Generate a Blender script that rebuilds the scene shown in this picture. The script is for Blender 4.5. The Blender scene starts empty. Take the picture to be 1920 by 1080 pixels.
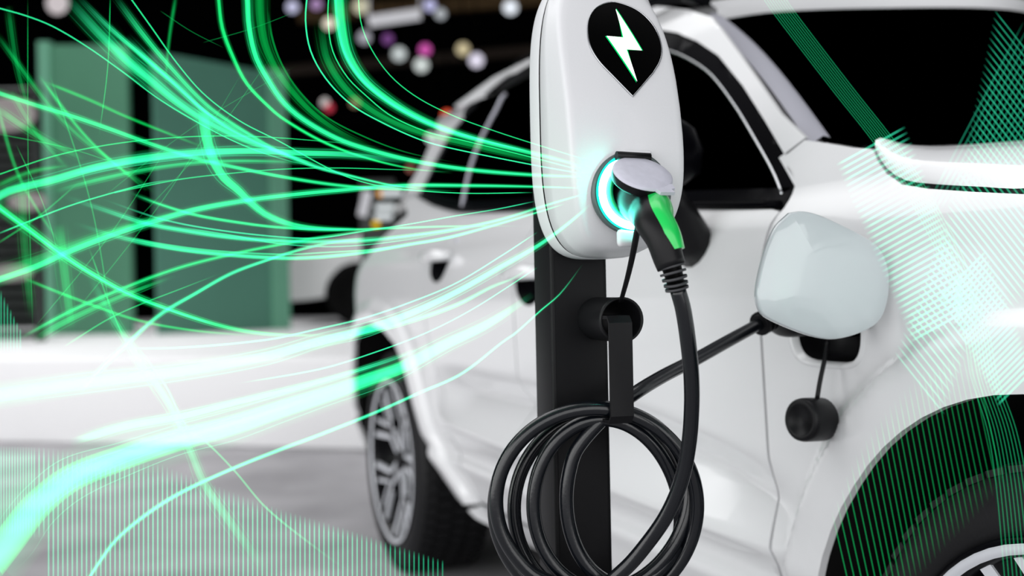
import bpy, bmesh, math, random
import numpy as np
from mathutils import Vector, Matrix
from mathutils.geometry import delaunay_2d_cdt

random.seed(7)
sc = bpy.context.scene
# ------------------------------------------------------------------ camera
FPX, CAMH, ROLL = 2200.0, 0.91, math.radians(1.15)
cam_d = bpy.data.cameras.new('camera')
cam = bpy.data.objects.new('camera', cam_d)
sc.collection.objects.link(cam)
cam.matrix_world = Matrix.Translation((0, 0, CAMH)) @ Matrix.Rotation(math.pi/2, 4, 'X') @ Matrix.Rotation(-ROLL, 4, 'Z')
cam_d.sensor_width = 36.0
cam_d.lens = FPX/1920*36
cam_d.clip_start = 0.05
cam_d.dof.use_dof = True
cam_d.dof.focus_distance = 1.32
cam_d.dof.aperture_fstop = 3.0
sc.camera = cam
# ------------------------------------------------------------------ world + hall lights + added fill lights
w = bpy.data.worlds.new('hall_air'); sc.world = w; w.use_nodes = True
w.node_tree.nodes['Background'].inputs[0].default_value = (0.93, 0.95, 1.0, 1)
w.node_tree.nodes['Background'].inputs[1].default_value = 0.20
def area(name, loc, target, size, power, col=(1, 1, 1), spread=180):
    l = bpy.data.lights.new(name, 'AREA'); l.shape = 'RECTANGLE'
    l.size, l.size_y = size; l.energy = power; l.color = col; l.spread = math.radians(spread)
    o = bpy.data.objects.new(name, l); sc.collection.objects.link(o)
    o.location = loc
    o.rotation_euler = (Vector(target)-Vector(loc)).to_track_quat('-Z', 'Y').to_euler()
    return o
area('ceiling_light_bank', (-1.6, 2.6, 4.6), (-0.4, 2.4, 0), (2.4, 7.0), 88)
area('ceiling_light_bank', (2.2, 1.6, 4.8), (1.6, 2.0, 0), (2.0, 5.0), 6)
area('front_fill', (0.6, -3.4, 1.9), (0.3, 1.6, 0.9), (8.0, 3.6), 185)  # added fill behind the camera, lifts the upright faces
area('side_fill', (-4.6, -0.6, 1.8), (0.8, 1.7, 0.8), (7.0, 3.4), 200)  # added low fill from the left, brightens the car's side
area('stage_front_fill', (-5.0, 2.6, 5.0), (-4.2, 7.6, 0.3), (5.0, 1.6), 24, spread=60)  # unseen lamp added to whiten the front of the stage
area('stage_light_bank', (-5.0, 10.0, 7.5), (-4.0, 10.0, 0), (8.0, 5.0), 250, spread=120)
sc.view_settings.view_transform = 'Standard'
sc.view_settings.look = 'None'
sc.view_settings.exposure = 0.14
sc.view_settings.gamma = 1.0
sc.view_settings.use_curve_mapping = False
sc.cycles.transparent_max_bounces = 96
sc.cycles.use_denoising = True

# ------------------------------------------------------------------ helpers
def W(px, py, depth):
    """photo pixel (1920x1080) at a real depth in metres -> world point"""
    x = (px-960)/FPX; y = (540-py)/FPX
    c, s = math.cos(ROLL), math.sin(ROLL)
    return Vector(((c*x+s*y)*depth, depth, CAMH+(-s*x+c*y)*depth))

def mat(name, col, rough=0.5, metal=0.0, spec=0.5, coat=0.0, coat_rough=0.03, noise=0.0, nscale=40.0, bump=0.0):
    m = bpy.data.materials.new(name); m.use_nodes = True
    nt = m.node_tree; b = nt.nodes['Principled BSDF']
    b.inputs['Base Color'].default_value = (*col, 1)
    b.inputs['Roughness'].default_value = rough
    b.inputs['Metallic'].default_value = metal
    b.inputs['Specular IOR Level'].default_value = spec
    b.inputs['Coat Weight'].default_value = coat
    b.inputs['Coat Roughness'].default_value = coat_rough
    if noise or bump:
        tc = nt.nodes.new('ShaderNodeTexCoord')
        n = nt.nodes.new('ShaderNodeTexNoise'); n.inputs['Scale'].default_value = nscale
        n.inputs['Detail'].default_value = 5
        nt.links.new(tc.outputs['Object'], n.inputs['Vector'])
        if noise:
            r = nt.nodes.new('ShaderNodeValToRGB')
            r.color_ramp.elements[0].position = 0.3; r.color_ramp.elements[1].position = 0.7
            r.color_ramp.elements[0].color = (*[c*(1-noise) for c in col], 1)
            r.color_ramp.elements[1].color = (*[min(1, c*(1+noise)) for c in col], 1)
            nt.links.new(n.outputs['Fac'], r.inputs['Fac'])
            nt.links.new(r.outputs['Color'], b.inputs['Base Color'])
        if bump:
            bp = nt.nodes.new('ShaderNodeBump'); bp.inputs['Strength'].default_value = bump
            bp.inputs['Distance'].default_value = 0.002
            nt.links.new(n.outputs['Fac'], bp.inputs['Height'])
            nt.links.new(bp.outputs['Normal'], b.inputs['Normal'])
    return m

def emis(name, col, strength, sample=True):
    m = bpy.data.materials.new(name); m.use_nodes = True
    nt = m.node_tree; nt.nodes.clear()
    e = nt.nodes.new('ShaderNodeEmission'); o = nt.nodes.new('ShaderNodeOutputMaterial')
    e.inputs[0].default_value = (*col, 1); e.inputs[1].default_value = strength
    nt.links.new(e.outputs[0], o.inputs[0])
    if not sample: m.cycles.emission_sampling = 'NONE'
    return m

def glowmat(name, strength=1.0):
    """a beam of light in air: adds its own light to whatever lies behind it; colour comes from the strand"""
    m = bpy.data.materials.new(name); m.use_nodes = True
    nt = m.node_tree; nt.nodes.clear()
    e = nt.nodes.new('ShaderNodeEmission'); t = nt.nodes.new('ShaderNodeBsdfTransparent')
    a = nt.nodes.new('ShaderNodeAddShader'); o = nt.nodes.new('ShaderNodeOutputMaterial')
    at = nt.nodes.new('ShaderNodeAttribute'); at.attribute_name = 'beam'
    nt.links.new(at.outputs['Color'], e.inputs[0]); e.inputs[1].default_value = strength
    nt.links.new(e.outputs[0], a.inputs[0]); nt.links.new(t.outputs[0], a.inputs[1])
    nt.links.new(a.outputs[0], o.inputs[0])
    m.cycles.emission_sampling = 'NONE'
    return m

def tag(o, label=None, cat=None, group=None, kind=None):
    if label: o['label'] = label
    if cat: o['category'] = cat
    if group: o['group'] = group
    if kind: o['kind'] = kind
    return o

def empty(name, loc, rz=0.0):
    o = bpy.data.objects.new(name, None); sc.collection.objects.link(o)
    o.location = loc; o.rotation_euler = (0, 0, rz); o.empty_display_size = 0.05
    return o

class MB:
    def __init__(s): s.v = []; s.f = []; s.sm = []; s.c = []
    def add(s, vs, fs, smooth=False):
        n = len(s.v); s.v += [tuple(p) for p in vs]
        s.f += [tuple(i+n for i in f) for f in fs]; s.sm += [smooth]*len(fs)
        return s
    def box(s, c, d, rot=None, taper=1.0):
        vs = []
        for z in (-1, 1):
            k = taper if z > 0 else 1.0
            for x, y in ((-1, -1), (1, -1), (1, 1), (-1, 1)):
                p = Vector((x*d[0]/2*k, y*d[1]/2*k, z*d[2]/2))
                if rot is not None: p = rot @ p
                vs.append(p+Vector(c))
        return s.add(vs, [(3, 2, 1, 0), (4, 5, 6, 7), (0, 1, 5, 4), (1, 2, 6, 5), (2, 3, 7, 6), (3, 0, 4, 7)])
    def bbox(s, c, d, r, rot=None, seg=3):
        """box with rounded edges"""
        bm = bmesh.new(); bmesh.ops.create_cube(bm, size=1)
        for v in bm.verts: v.co = Vector((v.co.x*d[0], v.co.y*d[1], v.co.z*d[2]))
        bmesh.ops.bevel(bm, geom=bm.edges[:]+bm.verts[:], offset=r, segments=seg, profile=0.5, affect='EDGES')
        if rot is not None: bmesh.ops.transform(bm, matrix=rot.to_4x4(), verts=bm.verts)
        bm.verts.index_update()
        s.add([v.co+Vector(c) for v in bm.verts], [tuple(v.index for v in f.verts) for f in bm.faces], True)
        bm.free(); return s
    def tube(s, pts, rad, n=12, caps=True, flat=None, up=Vector((0, 0, 1)), smooth=True):
        """sweep a circle (or an ellipse: flat = second radius factor) along pts; rad scalar or list"""
        pts = [Vector(p) for p in pts]; m = len(pts)
        rads = rad if isinstance(rad, (list, tuple)) else [rad]*m
        t0 = (pts[1]-pts[0]).normalized()
        nrm = (up - t0*up.dot(t0))
        if nrm.length < 1e-4: nrm = t0.orthogonal()
        nrm.normalize(); vs = []
        for i in range(m):
            t = (pts[min(i+1, m-1)]-pts[max(i-1, 0)]).normalized()
            nrm = (nrm - t*nrm.dot(t)).normalized(); bi = t.cross(nrm)
            for k in range(n):
                a = 2*math.pi*k/n
                vs.append(pts[i]+(nrm*math.cos(a)+bi*math.sin(a)*(flat if flat else 1))*rads[i])
        fs = []
        for i in range(m-1):
            for k in range(n):
                fs.append((i*n+k, i*n+(k+1) % n, (i+1)*n+(k+1) % n, (i+1)*n+k))
        s.add(vs, fs, smooth)
        if caps:
            N = len(s.v)-len(vs)
            s.f += [tuple(N+k for k in range(n-1, -1, -1)), tuple(N+(m-1)*n+k for k in range(n))]; s.sm += [False, False]
        return s
    def lathe(s, prof, o, ax, n=48, smooth=True, ref=Vector((0, 0, 1)), arc=(0, 2*math.pi)):
        """prof: (radius, distance along ax)"""
        o = Vector(o); ax = Vector(ax).normalized()
        r = ref-ax*ref.dot(ax)
        if r.length < 1e-4: r = ax.orthogonal()
        r.normalize(); b = ax.cross(r)
        full = abs(arc[1]-arc[0]-2*math.pi) < 1e-6
        cols = n if full else n+1
        vs = []
        for (rr, h) in prof:
            for k in range(cols):
                a = arc[0]+(arc[1]-arc[0])*k/n
                vs.append(o+ax*h+(r*math.cos(a)+b*math.sin(a))*rr)
        fs = []
        for i in range(len(prof)-1):
            for k in range(n):
                k2 = (k+1) % cols
                fs.append((i*cols+k, i*cols+k2, (i+1)*cols+k2, (i+1)*cols+k))
        return s.add(vs, fs, smooth)
    def grid(s, P, smooth=True, flip=False):
        """P: rows of points"""
        m, n = len(P), len(P[0]); vs = [p for r in P for p in r]; fs = []
        for i in range(m-1):
            for j in range(n-1):
                q = (i*n+j, i*n+j+1, (i+1)*n+j+1, (i+1)*n+j)
                fs.append(q[::-1] if flip else q)
        return s.add(vs, fs, smooth)
    def prism(s, poly, d):
        """poly: 3D loop, extruded by vector d"""
        n = len(poly); d = Vector(d); vs = [Vector(p) for p in poly]; vs += [p+d for p in vs]
        fs = [tuple(range(n-1, -1, -1)), tuple(range(n, 2*n))]+[(i, (i+1) % n, n+(i+1) % n, n+i) for i in range(n)]
        return s.add(vs, fs)
    def build(s, name, m, parent=None, world=False, fix=True):
        me = bpy.data.meshes.new(name)
        vs = s.v
        if world and parent is not None:
            inv = parent.matrix_basis.inverted() if parent.parent is None else (parent.parent.matrix_basis @ parent.matrix_basis).inverted()
            vs = [inv @ Vector(p) for p in vs]
        me.from_pydata([tuple(p) for p in vs], [], s.f)
        me.polygons.foreach_set('use_smooth', s.sm)
        if s.c:
            at = me.attributes.new('beam', 'FLOAT_COLOR', 'POINT')
            at.data.foreach_set('color', [x for c in s.c for x in c])
        me.update()
        if fix:
            bm = bmesh.new(); bm.from_mesh(me)
            bmesh.ops.recalc_face_normals(bm, faces=bm.faces[:]); bm.to_mesh(me); bm.free()
        me.materials.append(m)
        o = bpy.data.objects.new(name, me); sc.collection.objects.link(o)
        if parent is not None: o.parent = parent
        return o

def spline(pts, n):
    """Catmull-Rom through tuples of any length, n samples, even in chord length"""
    P = np.array(pts, float); m = len(P)
    if m == 2: return [tuple(P[0]+(P[1]-P[0])*k/(n-1)) for k in range(n)]
    d = np.concatenate([[0], np.cumsum(np.maximum(np.linalg.norm(np.diff(P[:, :2] if P.shape[1] > 3 else P, axis=0), axis=1), 1e-6))])
    out = []
    T = np.zeros_like(P)
    for i in range(m):
        a, b = max(i-1, 0), min(i+1, m-1)
        T[i] = (P[b]-P[a])/(d[b]-d[a])
    for q in np.linspace(0, d[-1], n):
        i = min(max(int(np.searchsorted(d, q, 'right'))-1, 0), m-2)
        h = d[i+1]-d[i]; t = (q-d[i])/h
        out.append(tuple((2*t**3-3*t**2+1)*P[i]+(t**3-2*t**2+t)*h*T[i]+(-2*t**3+3*t**2)*P[i+1]+(t**3-t**2)*h*T[i+1]))
    return out

def inside(poly, x, y):
    c = False; n = len(poly); j = n-1
    for i in range(n):
        xi, yi = poly[i]; xj, yj = poly[j]
        if (yi > y) != (yj > y) and x < (xj-xi)*(y-yi)/(yj-yi)+xi: c = not c
        j = i
    return c

def inside_np(poly, X, Y):
    c = np.zeros(len(X), bool); n = len(poly); j = n-1
    for i in range(n):
        xi, yi = poly[i]; xj, yj = poly[j]
        if yi != yj:
            c ^= ((yi > Y) != (yj > Y)) & (X < (xj-xi)*(Y-yi)/(yj-yi)+xi)
        j = i
    return c

def resample(poly, res):
    out = []
    for i in range(len(poly)):
        a, b = np.array(poly[i]), np.array(poly[(i+1) % len(poly)])
        k = max(1, int(round(np.linalg.norm(b-a)/res)))
        out += [tuple(a+(b-a)*t/k) for t in range(k)]
    return out

def panel(name, poly, surf, m, parent, holes=(), res=0.0125, rim=0.012, back=None):
    """a curved sheet: outline poly (p,q) laid on surf(p,q)->point, edges turned back by rim along back vector"""
    back = Vector(back if back else (0, 1, 0))
    loops = [resample(poly, res)]+[resample(h, res) for h in holes]
    P = np.array(loops[0]); x0, y0 = P.min(0); x1, y1 = P.max(0)
    pts = []; edges = []; B = np.concatenate([np.array(l) for l in loops])
    for l in loops:
        n0 = len(pts); pts += l
        edges += [(n0+i, n0+(i+1) % len(l)) for i in range(len(l))]
    gx = np.arange(x0+res/2, x1, res); gy = np.arange(y0+res/2, y1, res)
    GX, GY = np.meshgrid(gx, gy); GX = GX.ravel(); GY = GY.ravel()
    ok = inside_np(loops[0], GX, GY)
    for h in loops[1:]: ok &= ~inside_np(h, GX, GY)
    GX, GY = GX[ok], GY[ok]
    for x, y in zip(GX, GY):
        if ((B[:, 0]-x)**2+(B[:, 1]-y)**2).min() >= (0.5*res)**2: pts.append((float(x), float(y)))
    V, E_, F_, *_ = delaunay_2d_cdt([Vector(p) for p in pts], edges, [], 0, 1e-6)
    Va = np.array([(p[0], p[1]) for p in V]); Fa = np.array([tuple(f) for f in F_])
    ctr_ = Va[Fa].mean(1); ok = inside_np(loops[0], ctr_[:, 0], ctr_[:, 1])
    for h in loops[1:]: ok &= ~inside_np(h, ctr_[:, 0], ctr_[:, 1])
    fs = [tuple(int(i) for i in f) for f in Fa[ok]]
    mb = MB(); v3 = [Vector(surf(p[0], p[1])) for p in V]
    # orient all towards -back
    ff = []
    for f in fs:
        nrm = (v3[f[1]]-v3[f[0]]).cross(v3[f[2]]-v3[f[0]])
        ff.append(f if nrm.dot(back) < 0 else f[::-1])
    mb.add(v3, ff, True)
    if rim:
        for l in loops:
            a = [Vector(surf(*p)) for p in l]; b = [p+back*rim for p in a]; n = len(a)
            mb.add(a+b, [(i, (i+1) % n, n+(i+1) % n, n+i) for i in range(n)])
    return mb.build(name, m, parent, fix=False)

# ------------------------------------------------------------------ materials
M = {}
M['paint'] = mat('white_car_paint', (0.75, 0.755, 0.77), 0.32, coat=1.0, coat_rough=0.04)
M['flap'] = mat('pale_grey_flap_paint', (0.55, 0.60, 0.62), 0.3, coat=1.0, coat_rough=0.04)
M['glass'] = mat('black_privacy_glass', (0.0, 0.0, 0.0), 0.5, spec=0.0)
M['trim'] = mat('gloss_black_trim', (0.002, 0.002, 0.003), 0.3, spec=0.02)
M['chrome'] = mat('satin_chrome', (0.55, 0.56, 0.58), 0.22, metal=1.0)
M['liner'] = mat('wheel_well_liner', (0.004, 0.004, 0.004), 0.9, spec=0.1)
M['rubber'] = mat('tyre_rubber', (0.008, 0.008, 0.009), 0.55, spec=0.25, bump=0.2, nscale=160)
M['rimblack'] = mat('gloss_black_alloy', (0.003, 0.003, 0.004), 0.25, spec=0.15)
M['alloy'] = mat('machined_alloy', (0.80, 0.82, 0.87), 0.38, metal=0.4)
M['pillar'] = mat('grey_lilac_seal', (0.42, 0.42, 0.48), 0.45)
M['flange'] = mat('socket_dark_grey', (0.07, 0.09, 0.09), 0.35)
M['sleeve'] = mat('sleeve_rubber', (0.035, 0.036, 0.04), 0.5)
M['shell'] = mat('charger_grey_shell', (0.65, 0.655, 0.675), 0.42, spec=0.4, noise=0.015, nscale=900)
M['blackplastic'] = mat('black_plastic', (0.005, 0.005, 0.006), 0.42, spec=0.2, noise=0.1, nscale=200)
M['post'] = mat('black_powder_coat', (0.004, 0.004, 0.005), 0.45, spec=0.16, bump=0.06, nscale=900)
M['postside'] = M['post']
M['cable'] = mat('black_cable_rubber', (0.003, 0.004, 0.006), 0.2, spec=0.5, bump=0.05, nscale=300)
M['logoblack'] = mat('logo_black', (0.0, 0.0, 0.0), 0.3, spec=0.05)
M['green'] = mat('green_plastic', (0.01, 0.60, 0.10), 0.3, coat=0.3)
M['greenglow'] = mat('green_plastic_with_glow', (0.01, 0.60, 0.22), 0.35)  # green collar, its colour lightened with the glow of the ring
M['lid'] = mat('lid_grey', (0.52, 0.52, 0.60), 0.5, noise=0.05, nscale=120)
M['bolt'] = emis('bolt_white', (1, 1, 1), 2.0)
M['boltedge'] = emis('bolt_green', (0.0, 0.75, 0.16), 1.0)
M['ring'] = emis('ring_white', (0.14, 1.0, 0.80), 34.0)
M['ringcyan'] = emis('ring_halo_cyan', (0.02, 0.80, 0.62), 1.3)
M['floor'] = mat('grey_carpet', (0.37, 0.362, 0.378), 0.85, spec=0.2, noise=0.22, nscale=2.2)
M['stage'] = mat('white_stage', (0.86, 0.86, 0.87), 0.5)
M['dark'] = mat('hall_black', (0.004, 0.004, 0.005), 0.9, spec=0.05)
M['kiosk'] = mat('grey_green_board', (0.09, 0.27, 0.165), 0.5, noise=0.08, nscale=0.7)
M['kiosk2'] = mat('teal_grey_board', (0.09, 0.25, 0.18), 0.5, noise=0.08, nscale=0.7)
M['kioskedge'] = mat('pale_green_edge', (0.16, 0.42, 0.28), 0.5)
M['beam'] = mat('brown_beam', (0.09, 0.062, 0.045), 0.7)
M['beamwarm'] = mat('ochre_beam', (0.22, 0.13, 0.05), 0.7)
M['beamlight'] = emis('tube_white', (0.8, 0.8, 0.85), 0.6, False)
M['slat'] = mat('dark_slat', (0.015, 0.02, 0.018), 0.6)
M['bgwhite'] = mat('white_bodywork', (0.72, 0.72, 0.72), 0.4)
M['beamair'] = glowmat('light_in_air', 0.5)
M['amber'] = emis('amber_lamp', (1, 0.45, 0.08), 0.9, False)
M['yellow'] = emis('yellow_lamp', (1, 0.62, 0.0), 0.8, False)
M['ivory'] = emis('ivory_lamp', (0.75, 0.80, 0.82), 0.8, False)
M['rosy'] = emis('rosy_lamp', (0.55, 0.50, 0.50), 0.45, False)

# ------------------------------------------------------------------ setting
def struct(o): return tag(o, kind='structure')
mb = MB(); mb.grid([[(-30, -6, 0), (30, -6, 0)], [(-30, 34, 0), (30, 34, 0)]]); struct(mb.build('floor', M['floor']))
mb = MB(); mb.box((0, 34, 9), (80, 0.3, 22)); struct(mb.build('wall_back', M['dark']))
mb = MB(); mb.box((32, 14, 9), (0.3, 42, 22)); struct(mb.build('wall_right', M['dark']))
mb = MB(); mb.box((-32, 14, 9), (0.3, 42, 22)); struct(mb.build('wall_left', M['dark']))
STAGE_Z = 0.53
mb = MB(); ang = math.radians(-16.5); rotz = Matrix.Rotation(ang, 3, 'Z')
mb.bbox(Vector((-1.9, 7.0, STAGE_Z/2)) + rotz @ Vector((-5.0, 5.0, 0)), (15.0, 10.0, STAGE_Z), 0.02, rotz)
stg = mb.build('display_stage', M['stage'])
tag(stg, 'low white exhibition stage behind the parked car', 'stage')

# ------------------------------------------------------------------ the car (local frame: u forward, v inward, w up)
TH = math.radians(21)
CAR_O = Vector((-0.39, 3.774, 0))
U = Vector((math.sin(TH), -math.cos(TH), 0)); Vv = Vector((math.cos(TH), math.sin(TH), 0))
car = empty('electric_car', CAR_O, math.atan2(U.y, U.x))
tag(car, 'white electric SUV parked behind the charger with its charge flap open', 'car')
CARW = 1.84
def local_at(px, py, v):
    r = W(px, py, 1.0)-Vector((0, 0, CAMH))
    t = (CAR_O+Vv*v-Vector((0, 0, CAMH))).dot(Vv)/r.dot(Vv)
    p = Vector((0, 0, CAMH))+r*t-CAR_O
    return p.dot(U), p.z
def sstep(a, b, x):
    t = min(max((x-a)/(b-a), 0), 1); return t*t*(3-2*t)
RH, FH, HUBZ = -0.05, 2.70, 0.355
REAR_ARCH = [(-0.60, 0.20), (-0.575, 0.40), (-0.53, 0.60), (-0.46, 0.72), (-0.34, 0.785), (-0.20, 0.80), (-0.02, 0.782), (0.10, 0.745), (0.19, 0.68), (0.27, 0.60), (0.36, 0.50), (0.47, 0.395), (0.585, 0.315), (0.60, 0.20)]
FRONT_ARCH = [(FH+0.43*math.cos(a), 0.355+0.43*math.sin(a)) for a in np.linspace(math.pi+0.37, -0.37, 40)]
def seg_dist(pts, x, y):
    best = 9
    for i in range(len(pts)-1):
        ax, ay = pts[i]; bx, by = pts[i+1]; dx, dy = bx-ax, by-ay
        t = min(max(((x-ax)*dx+(y-ay)*dy)/(dx*dx+dy*dy), 0), 1)
        best = min(best, math.hypot(x-ax-t*dx, y-ay-t*dy))
    return best
def body_v(u, w_):
    amp = sstep(0.40, 0.72, u)*(1-sstep(1.95, 2.28, u))
    fr = sstep(1.6, 2.2, u)
    wr = 0.560-0.028*u*0.8
    ws = 0.632-0.045*fr; wt = 0.695-0.05*fr
    def prof(q):
        return float(np.interp(q, [0.18, 0.27, 0.33, 0.40, 0.432, 0.442, 0.456, 0.49, wr, ws, wt, 0.80, 0.90, 0.955, 0.99, 1.015, 1.04, 1.10, 1.40, 1.46, 1.50, 1.53, 1.56],
            [0.20, 0.085, 0.045, 0.020, 0.004, 0.004, 0.016, 0.008*amp+0.002, -0.030*amp, 0.052*amp, 0.002, -0.003, -0.006, 0.0, 0.010, 0.024, 0.045, 0.068, 0.17, 0.205, 0.245, 0.29, 0.38]))
    k = 0.006
    v = (prof(w_-k)+2*prof(w_)+prof(w_+k))/4
    # flared arches
    if u > 1.9:
        d = abs(math.hypot(u-FH, w_-0.355)-0.43); wid = 0.088
    else:
        d = seg_dist(REAR_ARCH, u, w_) if (u < 0.75 and w_ < 0.92) else 9; wid = 0.075
    lip = 1-sstep(wid-0.022, wid+0.012, d)
    v -= 0.026*lip
    v += 0.006*(1-sstep(0.0, 0.02, d))*lip
    if u < -0.42: v += 1.1*(-0.42-u)**2
    if u > 2.95: v += 0.9*(u-2.95)**2
    return v
import functools
body_v = functools.lru_cache(maxsize=None)(body_v)
def S(u, w_): return (u, body_v(u, w_), w_)
def on_body(px, py):
    v = 0.05
    for _ in range(14):
        u, z = local_at(px, py, v); v = body_v(u, z)
    return (u, z)
def Sin(off): return lambda u, z: (u, body_v(u, z)+off, z)
def line(*pts): return [on_body(*p) for p in pts]

# belt line and window outline, read off the photograph and laid on the body side
glass_bot = line((786, 362), (815, 378), (865, 391), (935, 389), (1005, 386), (1150, 382), (1300, 378), (1400, 377), (1472, 375))
glass_top = line((1478, 345), (1462, 305), (1425, 240), (1385, 175), (1340, 118), (1300, 90), (1262, 74), (1220, 66), (1160, 70), (1090, 96), (1040, 116), (995, 136), (950, 150), (908, 173), (872, 214), (842, 254), (812, 310))
DLO = glass_bot+glass_top
def shrink(poly, d):
    """inset a closed (p,q) outline"""
    P = [Vector(p) for p in poly]; n = len(P); out = []
    area_ = sum(P[i].x*P[(i+1) % n].y-P[(i+1) % n].x*P[i].y for i in range(n)); sg = 1 if area_ > 0 else -1
    for i in range(n):
        t = (P[(i+1) % n]-P[i-1]).normalized()
        out.append(tuple(P[i]+Vector((-t.y, t.x))*d*sg))
    return out
bx = lambda z: [(x, z)]
SHUT_F, SHUT_M = 2.145, 1.105
def dlo_bottom(u):
    b = sorted(glass_bot); return float(np.interp(u, [p[0] for p in b], [p[1] for p in b]))
GAP = 0.0065
frame_out = shrink(DLO, -0.012)
# outer silhouette of the roof side and rear pillar
outer_top = line((1500, 262), (1462, 212), (1420, 150), (1385, 100), (1350, 52), (1335, 32), (1290, 18), (1230, 12))
outer_top += line((1150, 46), (1060, 92), (990, 112), (925, 145), (852, 199), (821, 247), (795, 298), (758, 364))
rear_edge = line((738, 415), (712, 470), (694, 540), (683, 590))
# --- doors
low = 0.345
fd = [(SHUT_M+GAP, low), (1.6, low-0.005), (SHUT_F+0.01, low), (SHUT_F+0.015, 0.50), (SHUT_F, 0.62), (SHUT_F-0.005, 0.85), (SHUT_F+0.0, 1.0), (glass_bot[-1][0]+0.006, glass_bot[-1][1]-0.018)]
fd += [(u, dlo_bottom(u)-0.014) for u in np.linspace(glass_bot[-1][0]-0.02, SHUT_M+GAP, 12)]
def handle_hole(cu, cw):
    return [(cu+0.085*math.cos(a), cw+(0.062 if math.sin(a) < 0 else 0.006)*math.sin(a)) for a in np.linspace(0, 2*math.pi, 26)[:-1]]
hf, hr = on_body(992, 522), on_body(793, 492)
hole_f, hole_r = handle_hole(*hf), handle_hole(*hr)
panel('front_door', fd, S, M['paint'], car, [hole_f])
rd = [(0.72, low), (SHUT_M, low)]+[(SHUT_M, 0.6), (SHUT_M, 0.9)]+[(u, dlo_bottom(u)-0.014) for u in np.linspace(SHUT_M, 0.46, 10)]
rd += [(0.43, 1.05), (0.37, 0.96), (0.37, 0.85), (0.44, 0.72), (0.545, 0.58), (0.66, 0.44)]
hole_r = [p for p in handle_hole(0.50, hr[1])]
panel('rear_door', rd, S, M['paint'], car, [hole_r])
# --- rear quarter, wraps to the pillar
q = [(0.70, 0.335), (0.72-GAP, 0.345), (0.66-GAP, 0.44-GAP), (0.545-GAP, 0.58), (0.44-GAP, 0.72), (0.37-GAP, 0.85), (0.37-GAP, 0.96), (0.43-GAP, 1.05), (0.46-GAP, dlo_bottom(0.46)-0.014)]
q += [(u, dlo_bottom(u)-0.014) for u in np.linspace(0.44, glass_bot[0][0]+0.01, 8)]
q += [(glass_bot[0][0]-0.02, glass_bot[0][1]+0.0)]
q += [outer_top[-1]]+rear_edge[:0]
q += [(-0.10, 1.16), (-0.35, 1.09), (-0.62, 0.98), (-0.78, 0.80), (-0.80, 0.50), (-0.74, 0.30)]
q += [(-0.60, 0.30)]+REAR_ARCH[1:-1]
q = [p for p in q]
panel('rear_quarter_panel', q, S, M['paint'], car, res=0.014)
# --- sill below the doors
panel('sill', [(0.70, 0.332), (0.625, 0.305), (0.68, 0.26), (2.20, 0.25), (2.26, 0.30), (2.15, 0.338), (1.2, 0.338)], S, M['paint'], car, res=0.015)
# --- front fender with the charge port opening
PORT_C = (2.305, 0.868)
def rr(c, a, b, n=4.0, k=36):
    return [(c[0]+a*math.copysign(abs(math.cos(t))**(2/n), math.cos(t)), c[1]+b*math.copysign(abs(math.sin(t))**(2/n), math.sin(t))) for t in np.linspace(0, 2*math.pi, k+1)[:-1]]
port_hole = rr(PORT_C, 0.080, 0.072)
hoodline = line((1638, 284), (1645, 302), (1662, 326), (1690, 346), (1740, 354), (1830, 360), (1918, 364))
hb = [(u, z) for u, z in hoodline]
fend = [(SHUT_F+0.016+GAP, 0.30), (SHUT_F+0.015+GAP, 0.50), (SHUT_F+GAP, 0.62), (SHUT_F-0.005+GAP, 0.85), (SHUT_F+GAP, 1.0), (glass_bot[-1][0]+0.006+GAP, glass_bot[-1][1]-0.014)]
pj = line((1483, 350), (1460, 296), (1510, 258))
fend += [(pj[0][0]+0.010, pj[0][1]), (pj[1][0]+0.006, pj[1][1]-0.004), (pj[2][0], pj[2][1]-0.004)]
cowl_l = line((1560, 270), (1600, 277), (1632, 279))
fend += cowl_l+hb
fend += [(2.9, 1.0), (3.15, 0.97), (3.32, 0.92), (3.40, 0.80), (3.42, 0.55), (3.36, 0.35), (3.15, 0.25)]
fend += [p for p in FRONT_ARCH[::-1]]
fend += [(2.27, 0.26)]
panel('front_fender', fend, S, M['paint'], car, [port_hole], res=0.0125)
# --- windscreen pillar and roof side: one white band round the glass
pil = [pj[1], pj[2]]+outer_top[1:]+[(outer_top[-1][0]-0.01, outer_top[-1][1]-0.02)]
inner = shrink(DLO, -0.014)
k0 = len(glass_bot)
pil += [inner[0]]+inner[:k0-1:-1][::1]
panel('roof_side_pillar', pil, S, M['paint'], car, res=0.012, rim=0.006)
# --- glass, black surround, bright strip, divider
panel('window_surround', frame_out, Sin(0.006), M['trim'], car, [shrink(DLO, 0.020)], res=0.02)
panel('side_window', shrink(DLO, 0.012), Sin(0.016), M['glass'], car, res=0.025, rim=0)
divp = line((944, 176), (922, 215), (898, 262), (880, 310), (868, 360), (863, 388))
mbx = MB(); mbx.tube([Vector(S(*p))+Vector((0, 0.006, 0)) for p in spline(divp, 24)], 0.006, 8); mbx.build('window_divider', M['pillar'], car)
strip = [Vector(S(u, z-0.006))+Vector((0, -0.004, 0)) for u, z in spline([tuple(p) for p in glass_bot], 40)]
mbx = MB(); mbx.tube(strip, 0.006, 6); mbx.build('belt_strip', M['trim'], car)
topstrip = [Vector(S(*p))+Vector((0, 0.008, 0)) for p in spline([tuple(p) for p in shrink(DLO, 0.024)[k0:k0+8]], 50)]
mbx = MB(); mbx.tube(topstrip, 0.0032, 6); mbx.build('window_bright_strip', M['chrome'], car)
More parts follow.
